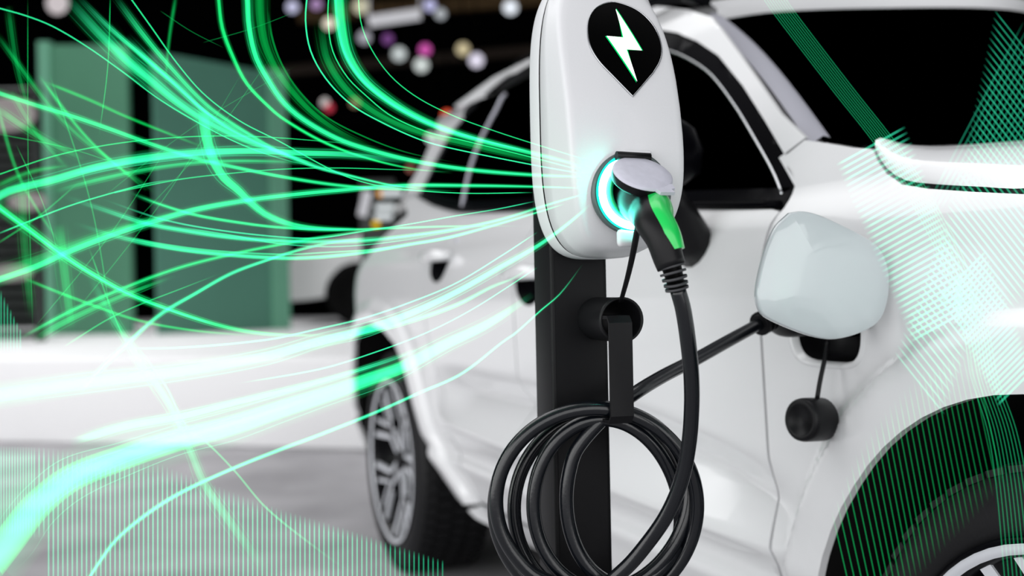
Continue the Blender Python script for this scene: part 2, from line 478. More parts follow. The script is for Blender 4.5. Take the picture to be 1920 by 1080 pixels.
# --- black inner body so that the shut lines stay dark
inner_side = [(-0.72, 0.30), (-0.59, 0.32)]+REAR_ARCH[1:-1]+[(0.62, 0.30), (2.24, 0.30)]+FRONT_ARCH[1:-1]+[(3.2, 0.3), (3.3, 0.88), (2.9, 0.97), (2.3, 1.0), (2.1, 1.05), (0.3, 1.10), (-0.5, 1.0), (-0.74, 0.8)]
panel('inner_body', inner_side, Sin(0.045), M['liner'], car, [rr(PORT_C, 0.086, 0.078)], res=0.03, rim=0)
# --- wheel wells: inner tubs
for arch in (REAR_ARCH, FRONT_ARCH):
    mbx = MB()
    A = [(u, body_v(u, z)+0.012, z) for u, z in arch]; Bk = [(u, 0.42, z) for u, z in arch]
    mbx.grid([A, Bk])
    mbx.add(Bk, [tuple(range(len(Bk)))])
    mbx.build('wheel_well', M['liner'], car)
# --- roof, windscreen, hood, far side, underbody
def windshield_row(t):
    bot = [(0.135, 2.118, 1.127), (0.35, 2.28, 1.10), (0.65, 2.42, 1.085), (0.92, 2.46, 1.08), (1.19, 2.42, 1.085), (1.49, 2.28, 1.10), (1.70, 2.118, 1.127)]
    top = [(0.275, 1.565, 1.455), (0.42, 1.545, 1.485), (0.65, 1.56, 1.505), (0.95, 1.64, 1.505), (1.22, 1.56, 1.505), (1.45, 1.50, 1.49), (1.56, 1.47, 1.47)]
    a, b = spline(bot, 31), spline(top, 31)
    return [(p[1]*(1-t)+q_[1]*t, p[0]*(1-t)+q_[0]*t, p[2]*(1-t)+q_[2]*t+0.02*math.sin(math.pi*t)) for p, q_ in zip(a, b)]
ws_rows = [windshield_row(t) for t in np.linspace(0, 1, 14)]
mbx = MB(); mbx.grid(ws_rows); mbx.build('windscreen', M['glass'], car)
edge = [Vector(r[0]) for r in ws_rows]
mbx = MB(); mbx.grid([[e+Vector((0.012, -0.035, -0.004)) for e in edge], [e+Vector((0.004, -0.004, 0.012)) for e in edge], [e+Vector((0, 0.012, 0.010)) for e in edge]])
mbx.build('windscreen_seal', M['pillar'], car)
hdr = [Vector(p) for p in ws_rows[-1]]
rows = []
for k in range(16):
    t = k/15
    rows.append([Vector((p.x-0.004 + (-0.25-p.x)*t, p.y, p.z + 0.004 + 0.035*min(1, t*9) + 0.06*math.sin(math.pi*min(1, t*1.1)) - (0.16*max(0, t-0.6)**1.5)*2)) for p in hdr])
mbx = MB(); mbx.grid(rows); mbx.build('roof', M['paint'], car)
mbx = MB()
mbx.grid([[h+Vector((0.012, 0, -0.006)) for h in hdr], [h+Vector((0.010, 0, 0.018)) for h in hdr], [h+Vector((-0.03, 0, 0.042)) for h in hdr]])
mbx.build('roof_front_edge', M['paint'], car)
# hood: side face above the fender line, then the top
hl = [Vector(S(u, z+GAP)) for u, z in hb]+[Vector(S(u, z)) for u, z in ((2.9, 1.0+GAP), (3.15, 0.97+GAP), (3.32, 0.92+GAP))]
hl = [Vector(p) for p in spline([tuple(p) for p in hl], 40)]
crest = []
for p in hl:
    u = p.x
    z = float(np.interp(u, [2.2, 2.26, 2.41, 2.54, 2.9, 3.2, 3.32], [1.106, 1.103, 1.089, 1.080, 1.05, 1.0, 0.93]))
    crest.append(Vector((u, max(p.y+0.02, 0.12), max(z, p.z+0.002))))
rows = [hl]
for t in (0.25, 0.5, 0.75, 1.0):
    rows.append([a.lerp(b, t)+Vector((0, -0.018*math.sin(math.pi*t), 0.012*math.sin(math.pi*t))) for a, b in zip(hl, crest)])
for t in (0.1, 0.3, 0.6, 1.0):
    rows.append([Vector((c.x+0.06*t, c.y+(0.92-c.y)*t, c.z+0.025*math.sin(t*math.pi/2))) for c in crest])
mirrored = [[Vector((p.x, CARW-p.y, p.z)) for p in r] for r in rows[::-1][1:]]
mbx = MB(); mbx.grid(rows+mirrored); mbx.build('hood', M['paint'], car)
# front bumper face closing the nose, and the far side
nose = [(3.32, 0.92), (3.40, 0.80), (3.42, 0.55), (3.36, 0.35), (3.30, 0.25)]
mbx = MB(); rowsn = []
for u, z in nose:
    v0 = body_v(u, z)
    rowsn.append([(u+0.28*math.sin(math.pi*t), v0+(CARW-2*v0)*t, z) for t in np.linspace(0, 1, 25)])
mbx.grid(rowsn); mbx.build('front_bumper', M['paint'], car)
far = [(-0.75, 0.35), (-0.6, 0.35)]+[(u, z) for u, z in REAR_ARCH[1:-1]]+[(0.66, 0.28), (2.25, 0.28)]+FRONT_ARCH+[(3.3, 0.3), (3.38, 0.8), (3.2, 0.97), (2.2, 1.1), (1.55, 1.45), (1.2, 1.5), (0.6, 1.5), (0.0, 1.30), (-0.5, 1.0), (-0.78, 0.8)]
panel('far_side_panel', far, lambda u, z: (u, CARW-body_v(u, z), z), M['paint'], car, res=0.05, rim=0.01, back=(0, -1, 0))
mbx = MB(); mbx.box((1.3, CARW/2, 0.27), (4.0, CARW-0.36, 0.12)); mbx.build('underbody', M['liner'], car)
mbx = MB(); mbx.grid([[(-0.78, 0.15, 0.35), (-0.78, CARW-0.15, 0.35)], [(-0.84, 0.15, 0.8), (-0.84, CARW-0.15, 0.8)], [(-0.62, 0.15, 1.05), (-0.62, CARW-0.15, 1.05)], [(0.05, 0.22, 1.36), (0.05, CARW-0.22, 1.36)], [(0.3, 0.26, 1.47), (0.3, CARW-0.26, 1.47)]])
mbx.build('tailgate', M['paint'], car)
# --- roof rail
mbx = MB(); rail = line((1300, 17), (1240, 9), (1170, 26), (1080, 72), (1000, 108), (950, 132))
mbx.tube([Vector(S(u, z))+Vector((0, 0.03, 0.02)) for u, z in spline(rail, 24)], 0.012, 8); mbx.build('roof_rail', M['trim'], car)
# --- door handles
for cu, cw, hole in ((hf[0], hf[1], hole_f), (0.50, hr[1], hole_r)):
    v0 = body_v(cu, cw)
    mbx = MB(); rings = []
    hp = [Vector((p[0], body_v(*p)+0.001, p[1])) for p in hole]; ctr = Vector((cu, v0, cw-0.02))
    for s_, dd in ((1.0, 0.0), (0.92, 0.014), (0.7, 0.026), (0.35, 0.031), (0.02, 0.032)):
        rings.append([ctr+(p-ctr)*s_+Vector((0, dd, 0)) for p in hp]+[ctr+(hp[0]-ctr)*s_+Vector((0, dd, 0))])
    mbx.grid(rings); rec = mbx.build('handle_recess', M['trim'], car)
    mbx = MB()
    mbx.tube([(cu-0.10, v0-0.006, cw+0.012), (cu-0.085, v0-0.026, cw+0.012), (cu-0.03, v0-0.034, cw+0.013), (cu+0.04, v0-0.034, cw+0.013), (cu+0.085, v0-0.026, cw+0.012), (cu+0.10, v0-0.004, cw+0.012)], [0.012, 0.015, 0.017, 0.017, 0.015, 0.012], 10, flat=0.8)
    mbx.build('door_handle', M['paint'], car)
    mbx = MB(); mbx.lathe([(0.0001, -0.003), (0.010, -0.002), (0.011, 0.004)], (cu+0.04, body_v(cu+0.04, cw+0.052), cw+0.052), (0, 1, 0), 14); mbx.build('door_lock', M['pillar'], car)
# --- door mirror
rowsm = []
for (z, hu, hv, cu, cv) in ((1.065, 0.004, 0.004, 2.015, -0.15), (1.068, 0.040, 0.080, 2.015, -0.145), (1.085, 0.062, 0.102, 2.02, -0.145), (1.12, 0.068, 0.106, 2.02, -0.145), (1.155, 0.060, 0.098, 2.012, -0.145), (1.182, 0.038, 0.070, 2.003, -0.148), (1.190, 0.004, 0.004, 1.998, -0.148)):
    rowsm.append([Vector((cu+hu*math.copysign(abs(math.cos(a))**0.7, math.cos(a)), cv+hv*math.copysign(abs(math.sin(a))**0.7, math.sin(a)), z)) for a in np.linspace(0, 2*math.pi, 25)])
mbx = MB(); mbx.grid(rowsm); mirror = mbx.build('door_mirror', M['trim'], car)
mbx = MB(); mbx.tube([(1.925, 0.02, 0.965), (1.935, -0.012, 0.99), (1.965, -0.05, 1.035), (2.0, -0.09, 1.072)], [0.050, 0.052, 0.040, 0.028], 14, flat=0.7, up=Vector((1, 0, 0)))
mbx.build('mirror_base', M['blackplastic'], mirror)

# --- wheels
def wheel(hub_u, turn, name='wheel'):
    ax = Vector((0, 1, 0)); o = Vector((hub_u, 0.012, HUBZ)); R = 0.357; RR = 0.262
    mb_ = MB()
    mb_.lathe([(RR+0.012, -0.002), (RR+0.010, -0.010), (RR, -0.012), (RR-0.010, -0.006), (RR-0.016, 0.02), (RR-0.02, 0.20), (0.10, 0.20)], o, ax, 64)
    root = mb_.build(name, M['rimblack'], car)
    mb_ = MB()
    prof = [(RR+0.006, 0.012), (RR+0.012, -0.006), (RR+0.03, -0.014), (RR+0.05, -0.013), (R-0.030, -0.006), (R-0.016, 0.004), (R-0.010, 0.016), (R-0.008, 0.028), (R-0.008, 0.205), (R-0.02, 0.225), (R-0.06, 0.232), (RR, 0.22)]
    mb_.lathe(prof, o, ax, 96); mb_.build('tyre', M['rubber'], root)
    # tread blocks: shoulder lugs and centre ribs
    mb_ = MB(); n = 60
    for i in range(n):
        a = 2*math.pi*i/n
        for (v0, v1, off, da) in ((0.003, 0.036, 0.0, 0.072), (0.045, 0.085, 0.5, 0.078), (0.095, 0.135, 0.2, 0.078), (0.145, 0.185, 0.6, 0.078), (0.19, 0.215, 0.1, 0.07)):
            b = a+off*2*math.pi/n; vs = []
            for rr_ in (R-0.014, R):
                for (aa, vv_) in ((b-da/2, v0), (b+da/2, v0+0.004), (b+da/2, v1+0.004), (b-da/2, v1)):
                    r2 = rr_-(0.006 if (vv_ < 0.01 and rr_ == R) else 0)
                    vs.append(o+Vector((math.sin(aa)*r2, vv_, math.cos(aa)*r2)))
            mb_.add(vs, [(0, 1, 2, 3), (7, 6, 5, 4), (0, 4, 5, 1), (1, 5, 6, 2), (2, 6, 7, 3), (3, 7, 4, 0)])
    tag(mb_.build('tread', M['rubber'], root), kind='stuff')
    # polished rim lip
    mb_ = MB(); mb_.lathe([(RR+0.004, -0.011), (RR-0.003, -0.0145), (RR-0.009, -0.008)], o, ax, 64); mb_.build('rim_lip', M['alloy'], root)
    # hub cap
    mb_ = MB(); mb_.lathe([(0.0001, 0.012), (0.026, 0.013), (0.031, 0.018), (0.034, 0.04), (0.075, 0.05), (0.085, 0.09)], o, ax, 32); mb_.build('hub', M['rimblack'], root)
    # five Y spokes, black core with machined arms
    def arm(mb__, p, q_, w0, w1, y0, y1, th=0.02):
        p, q_ = Vector((p[0], 0, p[1])), Vector((q_[0], 0, q_[1])); t = (q_-p).normalized(); s_ = Vector((-t.z, 0, t.x))
        A = [p+s_*w0, p-s_*w0, q_-s_*w1, q_+s_*w1]; ys = (y0, y0, y1, y1)
        top = [o+a_+Vector((0, y_, 0)) for a_, y_ in zip(A, ys)]; bot = [t_+Vector((0, th, 0)) for t_ in top]
        mb__.add(top+bot, [(0, 1, 2, 3), (7, 6, 5, 4), (0, 4, 5, 1), (1, 5, 6, 2), (2, 6, 7, 3), (3, 7, 4, 0)])
    for i in range(5):
        a = turn+2*math.pi*i/5
        pol = lambda r, da: (r*math.sin(a+da), r*math.cos(a+da))
        mb_ = MB(); arm(mb_, pol(0.02, 0), pol(0.13, 0), 0.026, 0.022, 0.030, 0.024, 0.05)
        for s_ in (-1, 1):
            arm(mb_, pol(0.12, 0.05*s_), pol(0.255, 0.30*s_), 0.020, 0.022, 0.022, 0.006, 0.04)
        sp = mb_.build('spoke', M['rimblack'], root)
        mb_ = MB()
        for s_ in (-1, 1):
            arm(mb_, pol(0.035, 0.55*s_), pol(0.135, 0.16*s_), 0.006, 0.007, 0.026, 0.020, 0.01)
            arm(mb_, pol(0.132, 0.17*s_), pol(0.254, 0.42*s_), 0.007, 0.009, 0.019, 0.002, 0.012)
            arm(mb_, pol(0.160, 0.0), pol(0.252, 0.20*s_), 0.005, 0.006, 0.019, 0.003, 0.012)
        mb_.build('machined_edge', M['alloy'], root)
    mb_ = MB(); mb_.lathe([(0.001, 0.115), (0.17, 0.115), (0.17, 0.13), (0.001, 0.13)], o, ax, 40); mb_.build('brake_disc', M['dark'], root)
    return root
wheel(RH, 0.35); wheel(FH, -0.10)

# --- charge flap, hinged on the front edge of the port and swung open across the car
FLAP_U = 2.455
def flap_at(px, py):
    r = W(px, py, 1.0)-Vector((0, 0, CAMH))
    n = (U*1.0+Vv*-0.10).normalized(); P0 = CAR_O+U*FLAP_U
    t = (P0-Vector((0, 0, CAMH))).dot(n)/r.dot(n)
    p = Vector((0, 0, CAMH))+r*t-CAR_O
    return (p.dot(U), p.dot(Vv), p.z)
fl = [flap_at(*p) for p in spline([(1480, 399), (1502, 396), (1530, 402), (1580, 424), (1625, 448), (1648, 468), (1662, 500), (1665, 540), (1657, 582), (1640, 608), (1606, 626), (1565, 636), (1535, 634), (1495, 622), (1450, 603), (1427, 588), (1418, 565), (1418, 540), (1426, 500), (1438, 460), (1454, 425), (1480, 399)], 90)[:-1]]
ctr = Vector([sum(p[i] for p in fl)/len(fl) for i in range(3)])
nf = Vector((1.0, -0.10, 0)).normalized()
rings = []
for s_, dd in ((0.985, -0.007), (1.0, -0.004), (1.0, 0.0), (0.994, 0.003), (0.97, 0.0048), (0.8, 0.0085), (0.5, 0.012), (0.2, 0.0135), (0.0002, 0.0138)):
    rings.append([ctr+(Vector(p)-ctr)*s_+nf*dd for p in fl+[fl[0]]])
rings = [[ctr-nf*0.007+(Vector(p)-ctr)*0.01 for p in fl+[fl[0]]]]+rings
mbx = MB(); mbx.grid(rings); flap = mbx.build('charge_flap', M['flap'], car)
tag(flap, 'pale grey rounded charge flap swung open')
mbx = MB(); hz = flap_at(1650, 560)
mbx.tube([(2.330, 0.045, 0.845), (2.375, 0.02, 0.850), (2.400, -0.004, 0.858), (2.392, -0.03, 0.862)], 0.010, 8); mbx.build('hinge_arm', M['blackplastic'], flap)
# --- charge port tub behind it
mbx = MB(); rings = []
pc = Vector((PORT_C[0], body_v(*PORT_C), PORT_C[1]))
pl = [Vector((p[0], body_v(*p)+0.001, p[1])) for p in port_hole+[port_hole[0]]]
for s_, dd in ((1.03, -0.002), (0.97, 0.003), (0.92, 0.03), (0.86, 0.055), (0.3, 0.058), (0.01, 0.058)):
    rings.append([pc+(p-pc)*s_+Vector((0, dd, 0)) for p in pl])
mbx.grid(rings[1:]); tub = mbx.build('charge_port', M['blackplastic'], car)
mbx = MB(); mbx.grid([[pc+(p-pc)*s_+Vector((0, dd, 0)) for p in pl] for s_, dd in ((1.10, 0.002), (1.06, -0.006), (1.0, -0.004), (0.95, 0.006))]); mbx.build('port_rim', M['paint'], tub)
mbx = MB(); mbx.lathe([(0.036, 0.058), (0.036, 0.02), (0.031, 0.018), (0.031, 0.055)], pc, (0, 1, 0), 28); mbx.build('inlet_collar', M['trim'], tub)
# cap hanging on its tether
capc = W(1512, 787, 1.575)
inv = car.matrix_basis.inverted()
cl = inv @ capc
tet = [inv @ W(x, y, d) for x, y, d in ((1552, 640, 1.60), (1546, 675, 1.59), (1538, 712, 1.585), (1532, 748, 1.582))]
mbx = MB(); mbx.tube(spline([tuple(p) for p in tet], 12), 0.0032, 6); teth = mbx.build('cap_tether', M['blackplastic'], car)
axc = (inv.to_3x3() @ Vector((-0.80, -0.58, 0.06))).normalized()
mbx = MB(); mbx.lathe([(0.0001, 0.010), (0.019, 0.0105), (0.020, 0.0130), (0.026, 0.013), (0.0285, 0.010), (0.0295, 0.004), (0.0295, -0.030), (0.027, -0.034), (0.0001, -0.034)], cl, axc, 30)
mbx.build('port_cap', M['blackplastic'], teth)

# ------------------------------------------------------------------ the charger (local frame: x right, y back, z up; socket at x = 0, y = 0)
YAW = math.radians(15)
sock = W(1184, 361, 1.29)
chg = empty('ev_charger', (sock.x, sock.y, 0), YAW)
tag(chg, 'light grey wall box charger with glowing socket on a black post', 'charger')
SZ = sock.z; ZC = SZ+0.098; HH = 0.168
def cf(z):
    t = z-(SZ+0.015)
    return 1.50*t*t if t > 0 else 5.2*t*t
def cfront(x, z): return cf(z)+1.1*x*x
def outline(hw, hh, n, k=96, zc=ZC):
    return [(hw*math.copysign(abs(math.cos(t))**(2/n), math.cos(t)), zc+hh*math.copysign(abs(math.sin(t))**(2/n), math.sin(t))) for t in np.linspace(0, 2*math.pi, k+1)]
OF = outline(0.0685, HH-0.006, 3.4); OS = outline(0.0755, HH, 3.4); OB = outline(0.0760, HH, 3.4)
rows = []
for s_ in (0.0002, 0.2, 0.4, 0.6, 0.75, 0.86, 0.93):
    rows.append([(x*s_, cfront(x*s_, ZC+(z-ZC)*s_), ZC+(z-ZC)*s_) for x, z in OF])
for s_, dy in ((0.965, 0.0012), (0.985, 0.0035), (1.0, 0.0085)):
    rows.append([(x*s_, cfront(x*s_, ZC+(z-ZC)*s_)+dy, ZC+(z-ZC)*s_) for x, z in OF])
for t in (0.3, 0.65, 1.0):
    rows.append([(a[0]+(b[0]-a[0])*t, min(0.0905, (cfront(*a)+0.0085)*(1-t)+0.0905*t), a[1]+(b[1]-a[1])*t) for a, b in zip(OF, OS)])
rows.append([(x*0.985, 0.0909, ZC+(z-ZC)*0.99) for x, z in OS])
mbx = MB(); mbx.grid(rows); mbx.build('front_shell', M['shell'], chg)
mbx = MB(); mbx.grid([[(x*k_, y_, ZC+(z-ZC)*(1-(1-k_)*0.6)) for x, z in OS] for k_, y_ in ((0.97, 0.0905), (0.991, 0.0910), (0.991, 0.1012))]); mbx.build('shell_seam', M['logoblack'], chg)
mbx = MB(); mbx.grid([[(x*k_, y_, ZC+(z-ZC)*k2) for x, z in OB] for k_, k2, y_ in ((0.97, 0.985, 0.0975), (0.992, 0.996, 0.0977), (1.0, 1.0, 0.0990), (1.0, 1.0, 0.130), (0.985, 0.993, 0.137), (0.95, 0.975, 0.1395), (0.05, 0.05, 0.1395))]); mbx.build('rear_shell', M['shell'], chg)
# --- drop-shaped logo panel with the lightning bolt, laid on the curved front
cinv = chg.matrix_basis.inverted()
def on_front(px, py):
    """where the sight line through a photo pixel meets the charger's front"""
    o = cinv @ Vector((0, 0, CAMH)); r = (cinv @ W(px, py, 1.0))-o
    t = 1.3
    for _ in range(30):
        p = o+r*t; t -= (p.y-cfront(p.x, p.z))/(r.y-3*p.z*r.z if False else r.y)
    return (p.x, p.z)
drop = spline([(1186, 181), (1150, 144), (1122, 114), (1106, 86), (1101, 60), (1104, 34), (1118, 14), (1144, 4), (1168, 8), (1195, 20), (1218, 40), (1233, 64), (1240, 92), (1237, 114), (1224, 137)], 70)
dropf = [on_front(*p) for p in drop]
fs_ = lambda off: (lambda x, z: (x, cfront(x, z)-off, z))
lp = panel('logo_panel', dropf, fs_(0.0012), M['logoblack'], chg, res=0.004, rim=0.002)
mbx = MB(); mbx.tube([Vector(fs_(0.0012)(*p)) for p in dropf+[dropf[0]]], 0.0008, 6, caps=False); mbx.build('panel_trim', M['chrome'], lp)
bolt = [on_front(*p) for p in ((1153.5, 18), (1168, 71), (1136.5, 68), (1193.5, 153), (1173.5, 93), (1202, 95))]
panel('bolt_edge', shrink(bolt, -0.0016), fs_(0.0016), M['boltedge'], lp, res=0.003, rim=0.0004)
panel('lightning_bolt', bolt, fs_(0.0021), M['bolt'], lp, res=0.003, rim=0.0004)
# --- socket: flange, dark well, glowing ring
AX = Vector((0, 1, 0)); so = Vector((0, 0.0, SZ))
mbx = MB(); mbx.lathe([(0.046, 0.004), (0.0455, -0.003), (0.0425, -0.004), (0.041, 0.0), (0.040, 0.014), (0.030, 0.016), (0.028, 0.012), (0.028, 0.03), (0.001, 0.03)], so, AX, 56); fl_ = mbx.build('socket_flange', M['flange'], chg)
mbx = MB(); a0, a1 = math.radians(18), math.radians(232)
arc = [so+Vector((-0.0372*math.sin(a), -0.0095, 0.0372*math.cos(a))) for a in np.linspace(a0, a1, 50)]
rad = [0.0042*min(1, 0.25+6*min(i, 49-i)/49) for i in range(50)]
mbx.tube(arc, rad, 10); mbx.build('light_ring', M['ring'], fl_)
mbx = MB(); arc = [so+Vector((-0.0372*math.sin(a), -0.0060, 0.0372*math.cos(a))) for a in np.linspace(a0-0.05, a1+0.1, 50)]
mbx.tube(arc, 0.0058, 10, flat=0.5, up=Vector((1, 0, 0.2))); mbx.build('ring_halo', M['ringcyan'], fl_)  # halo of the light ring, put in as a cyan emissive tube
mbx = MB(); mbx.lathe([(0.0325, 0.012), (0.0325, -0.012), (0.030, -0.015), (0.027, -0.015), (0.027, 0.01)], so, AX, 44); mbx.build('socket_collar', M['greenglow'], fl_)
mbx = MB(); mbx.bbox((-0.008, -0.003, SZ-0.050), (0.022, 0.010, 0.020), 0.0048); mbx.build('release_button', M['shell'], chg)
# hinge cover and lid
mbx = MB(); mbx.bbox((0.004, -0.004, SZ+0.0425), (0.034, 0.014, 0.006), 0.0025); mbx.build('hinge_cover', M['shell'], chg)
ang = math.radians(52); hz0 = Vector((-0.001, -0.010, SZ+0.0385))
dirl = Vector((0.04, -math.sin(ang), -math.cos(ang))).normalized(); side = Vector((1, 0.1, 0.0)); side = (side-dirl*side.dot(dirl)).normalized(); nl = side.cross(dirl)
if nl.y > 0: nl = -nl
lid = []
for a in np.linspace(0, 2*math.pi, 49)[:-1]:
    x_, y_ = 0.0335*math.sin(a), 0.0325*(1-math.cos(a))
    if 0.30 < a < 0.1: pass
    lid.append((x_, y_))
lid += []
rows = []
for s_, dd in ((0.0002, 0.0015), (0.6, 0.0013), (0.93, 0.0006), (0.985, -0.0008), (1.0, -0.003), (1.0, -0.011), (0.95, -0.013), (0.85, -0.013), (0.80, -0.006), (0.02, -0.006)):
    rows.append([hz0+side*(x_*s_)+dirl*(0.0325+(y_-0.0325)*s_)+nl*dd for x_, y_ in lid+[lid[0]]])
mbx = MB(); mbx.grid(rows[:5]); ld = mbx.build('socket_lid', M['lid'], chg)
mbx = MB(); mbx.grid(rows[4:]); mbx.build('lid_seal', M['blackplastic'], ld)
mbx = MB(); mbx.prism([hz0+side*x_+dirl*y_+nl*0.0003 for x_, y_ in ((0.001, 0.060), (0.026, 0.054), (0.026, 0.062), (0.021, 0.064), (0.023, 0.070), (0.006, 0.071))], nl*-0.004); mbx.build('lid_tab', M['lid'], ld)
mbx = MB(); mbx.tube([hz0+side*-0.02, hz0+side*0.02], 0.005, 10); mbx.build('hinge_pin', M['blackplastic'], ld)
# --- post, base plate
mbx = MB(); mbx.bbox((-0.016, 0.142+0.036, 0.585), (0.072, 0.072, 1.15), 0.003); mbx.build('post', M['post'], chg)
mbx = MB(); mbx.bbox((-0.016, 0.142+0.036, 0.006), (0.22, 0.22, 0.012), 0.003); mbx.build('base_plate', M['post'], chg)
mbx = MB(); mbx.box((-0.016, 0.1415, 0.50), (0.062, 0.0025, 0.90)); mbx.build('post_cover', M['post'], chg)
# --- dummy socket cup and cable hook
cupc = cinv @ W(1166, 600, 1.345)
mbx = MB(); mbx.lathe([(0.026, 0.10), (0.026, 0.008), (0.0265, 0.0), (0.0245, -0.001), (0.023, 0.002), (0.0225, 0.055), (0.001, 0.055)], cupc, AX, 40); mbx.build('plug_holder', M['blackplastic'], chg)
hk0 = cinv @ W(1162, 590, 1.325); hk1 = cinv @ W(1162, 796, 1.325)
hx = (hk0.x+hk1.x)/2; hy = hk0.y-0.004
hp = [(hx, hy+0.055, hk0.z-0.003), (hx, hy+0.006, hk0.z-0.003), (hx, hy, hk0.z-0.009), (hx, hy, hk1.z+0.010), (hx, hy+0.006, hk1.z+0.003), (hx, hy+0.10, hk1.z+0.003)]
mbx = MB(); vs = []
for i, p in enumerate(hp):
    t = (Vector(hp[min(i+1, 5)])-Vector(hp[max(i-1, 0)])).normalized(); nn = Vector((1, 0, 0)).cross(t).normalized()
    for sx, sn in ((-1, -1), (1, -1), (1, 1), (-1, 1)): vs.append(Vector(p)+Vector((sx*0.0137, 0, 0))+nn*sn*0.002)
fsq = [(i*4+k, i*4+(k+1) % 4, (i+1)*4+(k+1) % 4, (i+1)*4+k) for i in range(5) for k in range(4)]
mbx.add(vs, fsq+[(3, 2, 1, 0), (20, 21, 22, 23)]); mbx.build('cable_hook', M['blackplastic'], chg)
# strap between the socket and the holder
st = [cinv @ W(x, y, d) for x, y, d in ((1196, 425, 1.268), (1189, 465, 1.275), (1178, 515, 1.30), (1164, 566, 1.335))]
mbx = MB(); mbx.tube(spline([tuple(p) for p in st], 16), [0.0040-0.0012*i/15 for i in range(16)], 8, flat=0.5, up=Vector((1, 0, 0))); mbx.build('cap_strap', M['blackplastic'], chg)

# ------------------------------------------------------------------ the charging cable
cab = empty('charging_cable', (sock.x+0.02, sock.y-0.05, 0), YAW)
tag(cab, 'thick black charging cable coiled on the hook, with green-backed plug', 'cable')
def Wc(*a): return W(*a)
plug_end = W(1268, 536, 1.205)
def C2W(p): return chg.matrix_basis @ Vector(p)
# plug handle: swept from the socket outward, then bending down
axis_pts = [C2W((0, 0.012, SZ-0.003)), C2W((0.001, -0.018, SZ-0.010)), C2W((0.004, -0.040, SZ-0.023)), W(1224, 416, 1.222), W(1241, 446, 1.210), W(1253, 484, 1.206), W(1259, 500, 1.205)]
hand = spline([tuple(p) for p in axis_pts], 30)
radh = [float(np.interp(i/29, [0, 0.2, 0.4, 0.6, 0.8, 1.0], [0.0245, 0.0245, 0.0225, 0.0195, 0.0170, 0.0150])) for i in range(30)]
xax = chg.matrix_basis.to_3x3() @ Vector((1, 0, 0))
mbx = MB(); mbx.tube(hand, radh, 24, up=xax); plug = mbx.build('plug', M['blackplastic'], cab, world=True)
# green back panel: strip on the outer side of the bend
def sweep_patch(path, rads, a0, a1, i0, i1, off, up, n=14, th=0.003):
    pts = [Vector(p) for p in path]; nrm = up-(pts[1]-pts[0]).normalized()*up.dot((pts[1]-pts[0]).normalized()); nrm.normalize(); outer = []; innr = []
    for i in range(len(pts)):
        t = (pts[min(i+1, len(pts)-1)]-pts[max(i-1, 0)]).normalized(); nrm = (nrm-t*nrm.dot(t)).normalized(); bi = t.cross(nrm)
        if i0 <= i <= i1:
            e = 1.0-0.30*max(0, (i-i1+3)/3)
            am, ah = (a0+a1)/2, (a1-a0)/2*e
            ro = []; ri = []
            for k in range(n+1):
                a = am-ah+2*ah*k/n; d = nrm*math.cos(a)+bi*math.sin(a)
                bev = min(1.0, 5*min(k, n-k)/n)
                ro.append(pts[i]+d*(rads[i]+off*bev)); ri.append(pts[i]+d*(rads[i]-th))
            outer.append(ro); innr.append(ri)
    return outer, innr
# find the angle that looks outward from the charger (away from the post) and up
def best_angle(path, up):
    pts = [Vector(p) for p in path]; i = 14; nrm = up-(pts[1]-pts[0]).normalized()*up.dot((pts[1]-pts[0]).normalized()); nrm.normalize()
    for j in range(i+1):
        t = (pts[min(j+1, len(pts)-1)]-pts[max(j-1, 0)]).normalized(); nrm = (nrm-t*nrm.dot(t)).normalized(); bi = t.cross(nrm)
    want = (chg.matrix_basis.to_3x3() @ Vector((0.45, -0.90, 0.20))).normalized()
    return math.atan2(want.dot(bi), want.dot(nrm))
ba = best_angle(hand, xax)
o_, i_ = sweep_patch(hand, radh, ba-1.15, ba+1.15, 3, 26, 0.003, xax)
mbx = MB(); mbx.grid(o_); mbx.grid(i_)
mbx.grid([o_[0], i_[0]]); mbx.grid([o_[-1], i_[-1]]); mbx.grid([[r[0] for r in o_], [r[0] for r in i_]]); mbx.grid([[r[-1] for r in o_], [r[-1] for r in i_]])
mbx.build('green_back', M['green'], plug, world=True)
# strain relief: short ribbed sleeve
sl = spline([tuple(p) for p in (W(1258, 496, 1.205), W(1264, 518, 1.205), W(1270, 545, 1.207))], 24)
rs = [0.0142-0.0025*i/23 for i in range(24)]
mbx = MB(); mbx.tube(sl, [r-0.0035 for r in rs], 20); sleeve = mbx.build('strain_relief', M['logoblack'], cab, world=True)
for j in range(5):
    i = 2+j*5-(1 if j == 4 else 0)
    mbx = MB(); mbx.tube(sl[max(i-1, 0):i+2], rs[i]+0.0004, 20); mbx.build('sleeve_rib', M['sleeve'], sleeve, world=True)
# the run down, the coil and the run to the car
pth = [(1270, 540, 1.207), (1281, 580, 1.210), (1290, 640, 1.218), (1296, 700, 1.230), (1297, 760, 1.245), (1292, 830, 1.262), (1278, 900, 1.28), (1252, 962, 1.295), (1214, 1018, 1.31), (1168, 1070, 1.322), (1110, 1108, 1.332)]
loops = [(1117, 940, 187, 174, 1.338), (1119, 952, 192, 188, 1.372), (1130, 946, 130, 160, 1.352), (1130, 954, 166, 178, 1.392), (1170, 936, 108, 162, 1.352)]
nl_ = len(loops)
for i in range(nl_):
    A = loops[i]; Bq = loops[min(i+1, nl_-1)]
    steps = 20
    for k in range(steps):
        t = k/steps
        if i == nl_-1 and t > 0.36: break
        if i == 0 and t < 0.09: continue
        e = sstep(0.55, 1.0, t)
        c = [A[j]+(Bq[j]-A[j])*e for j in range(5)]
        a = math.pi/2+2*math.pi*t     # image angle: bottom -> left -> top -> right
        pth.append((c[0]+c[2]*math.cos(a), c[1]+c[3]*math.sin(a), c[4]))
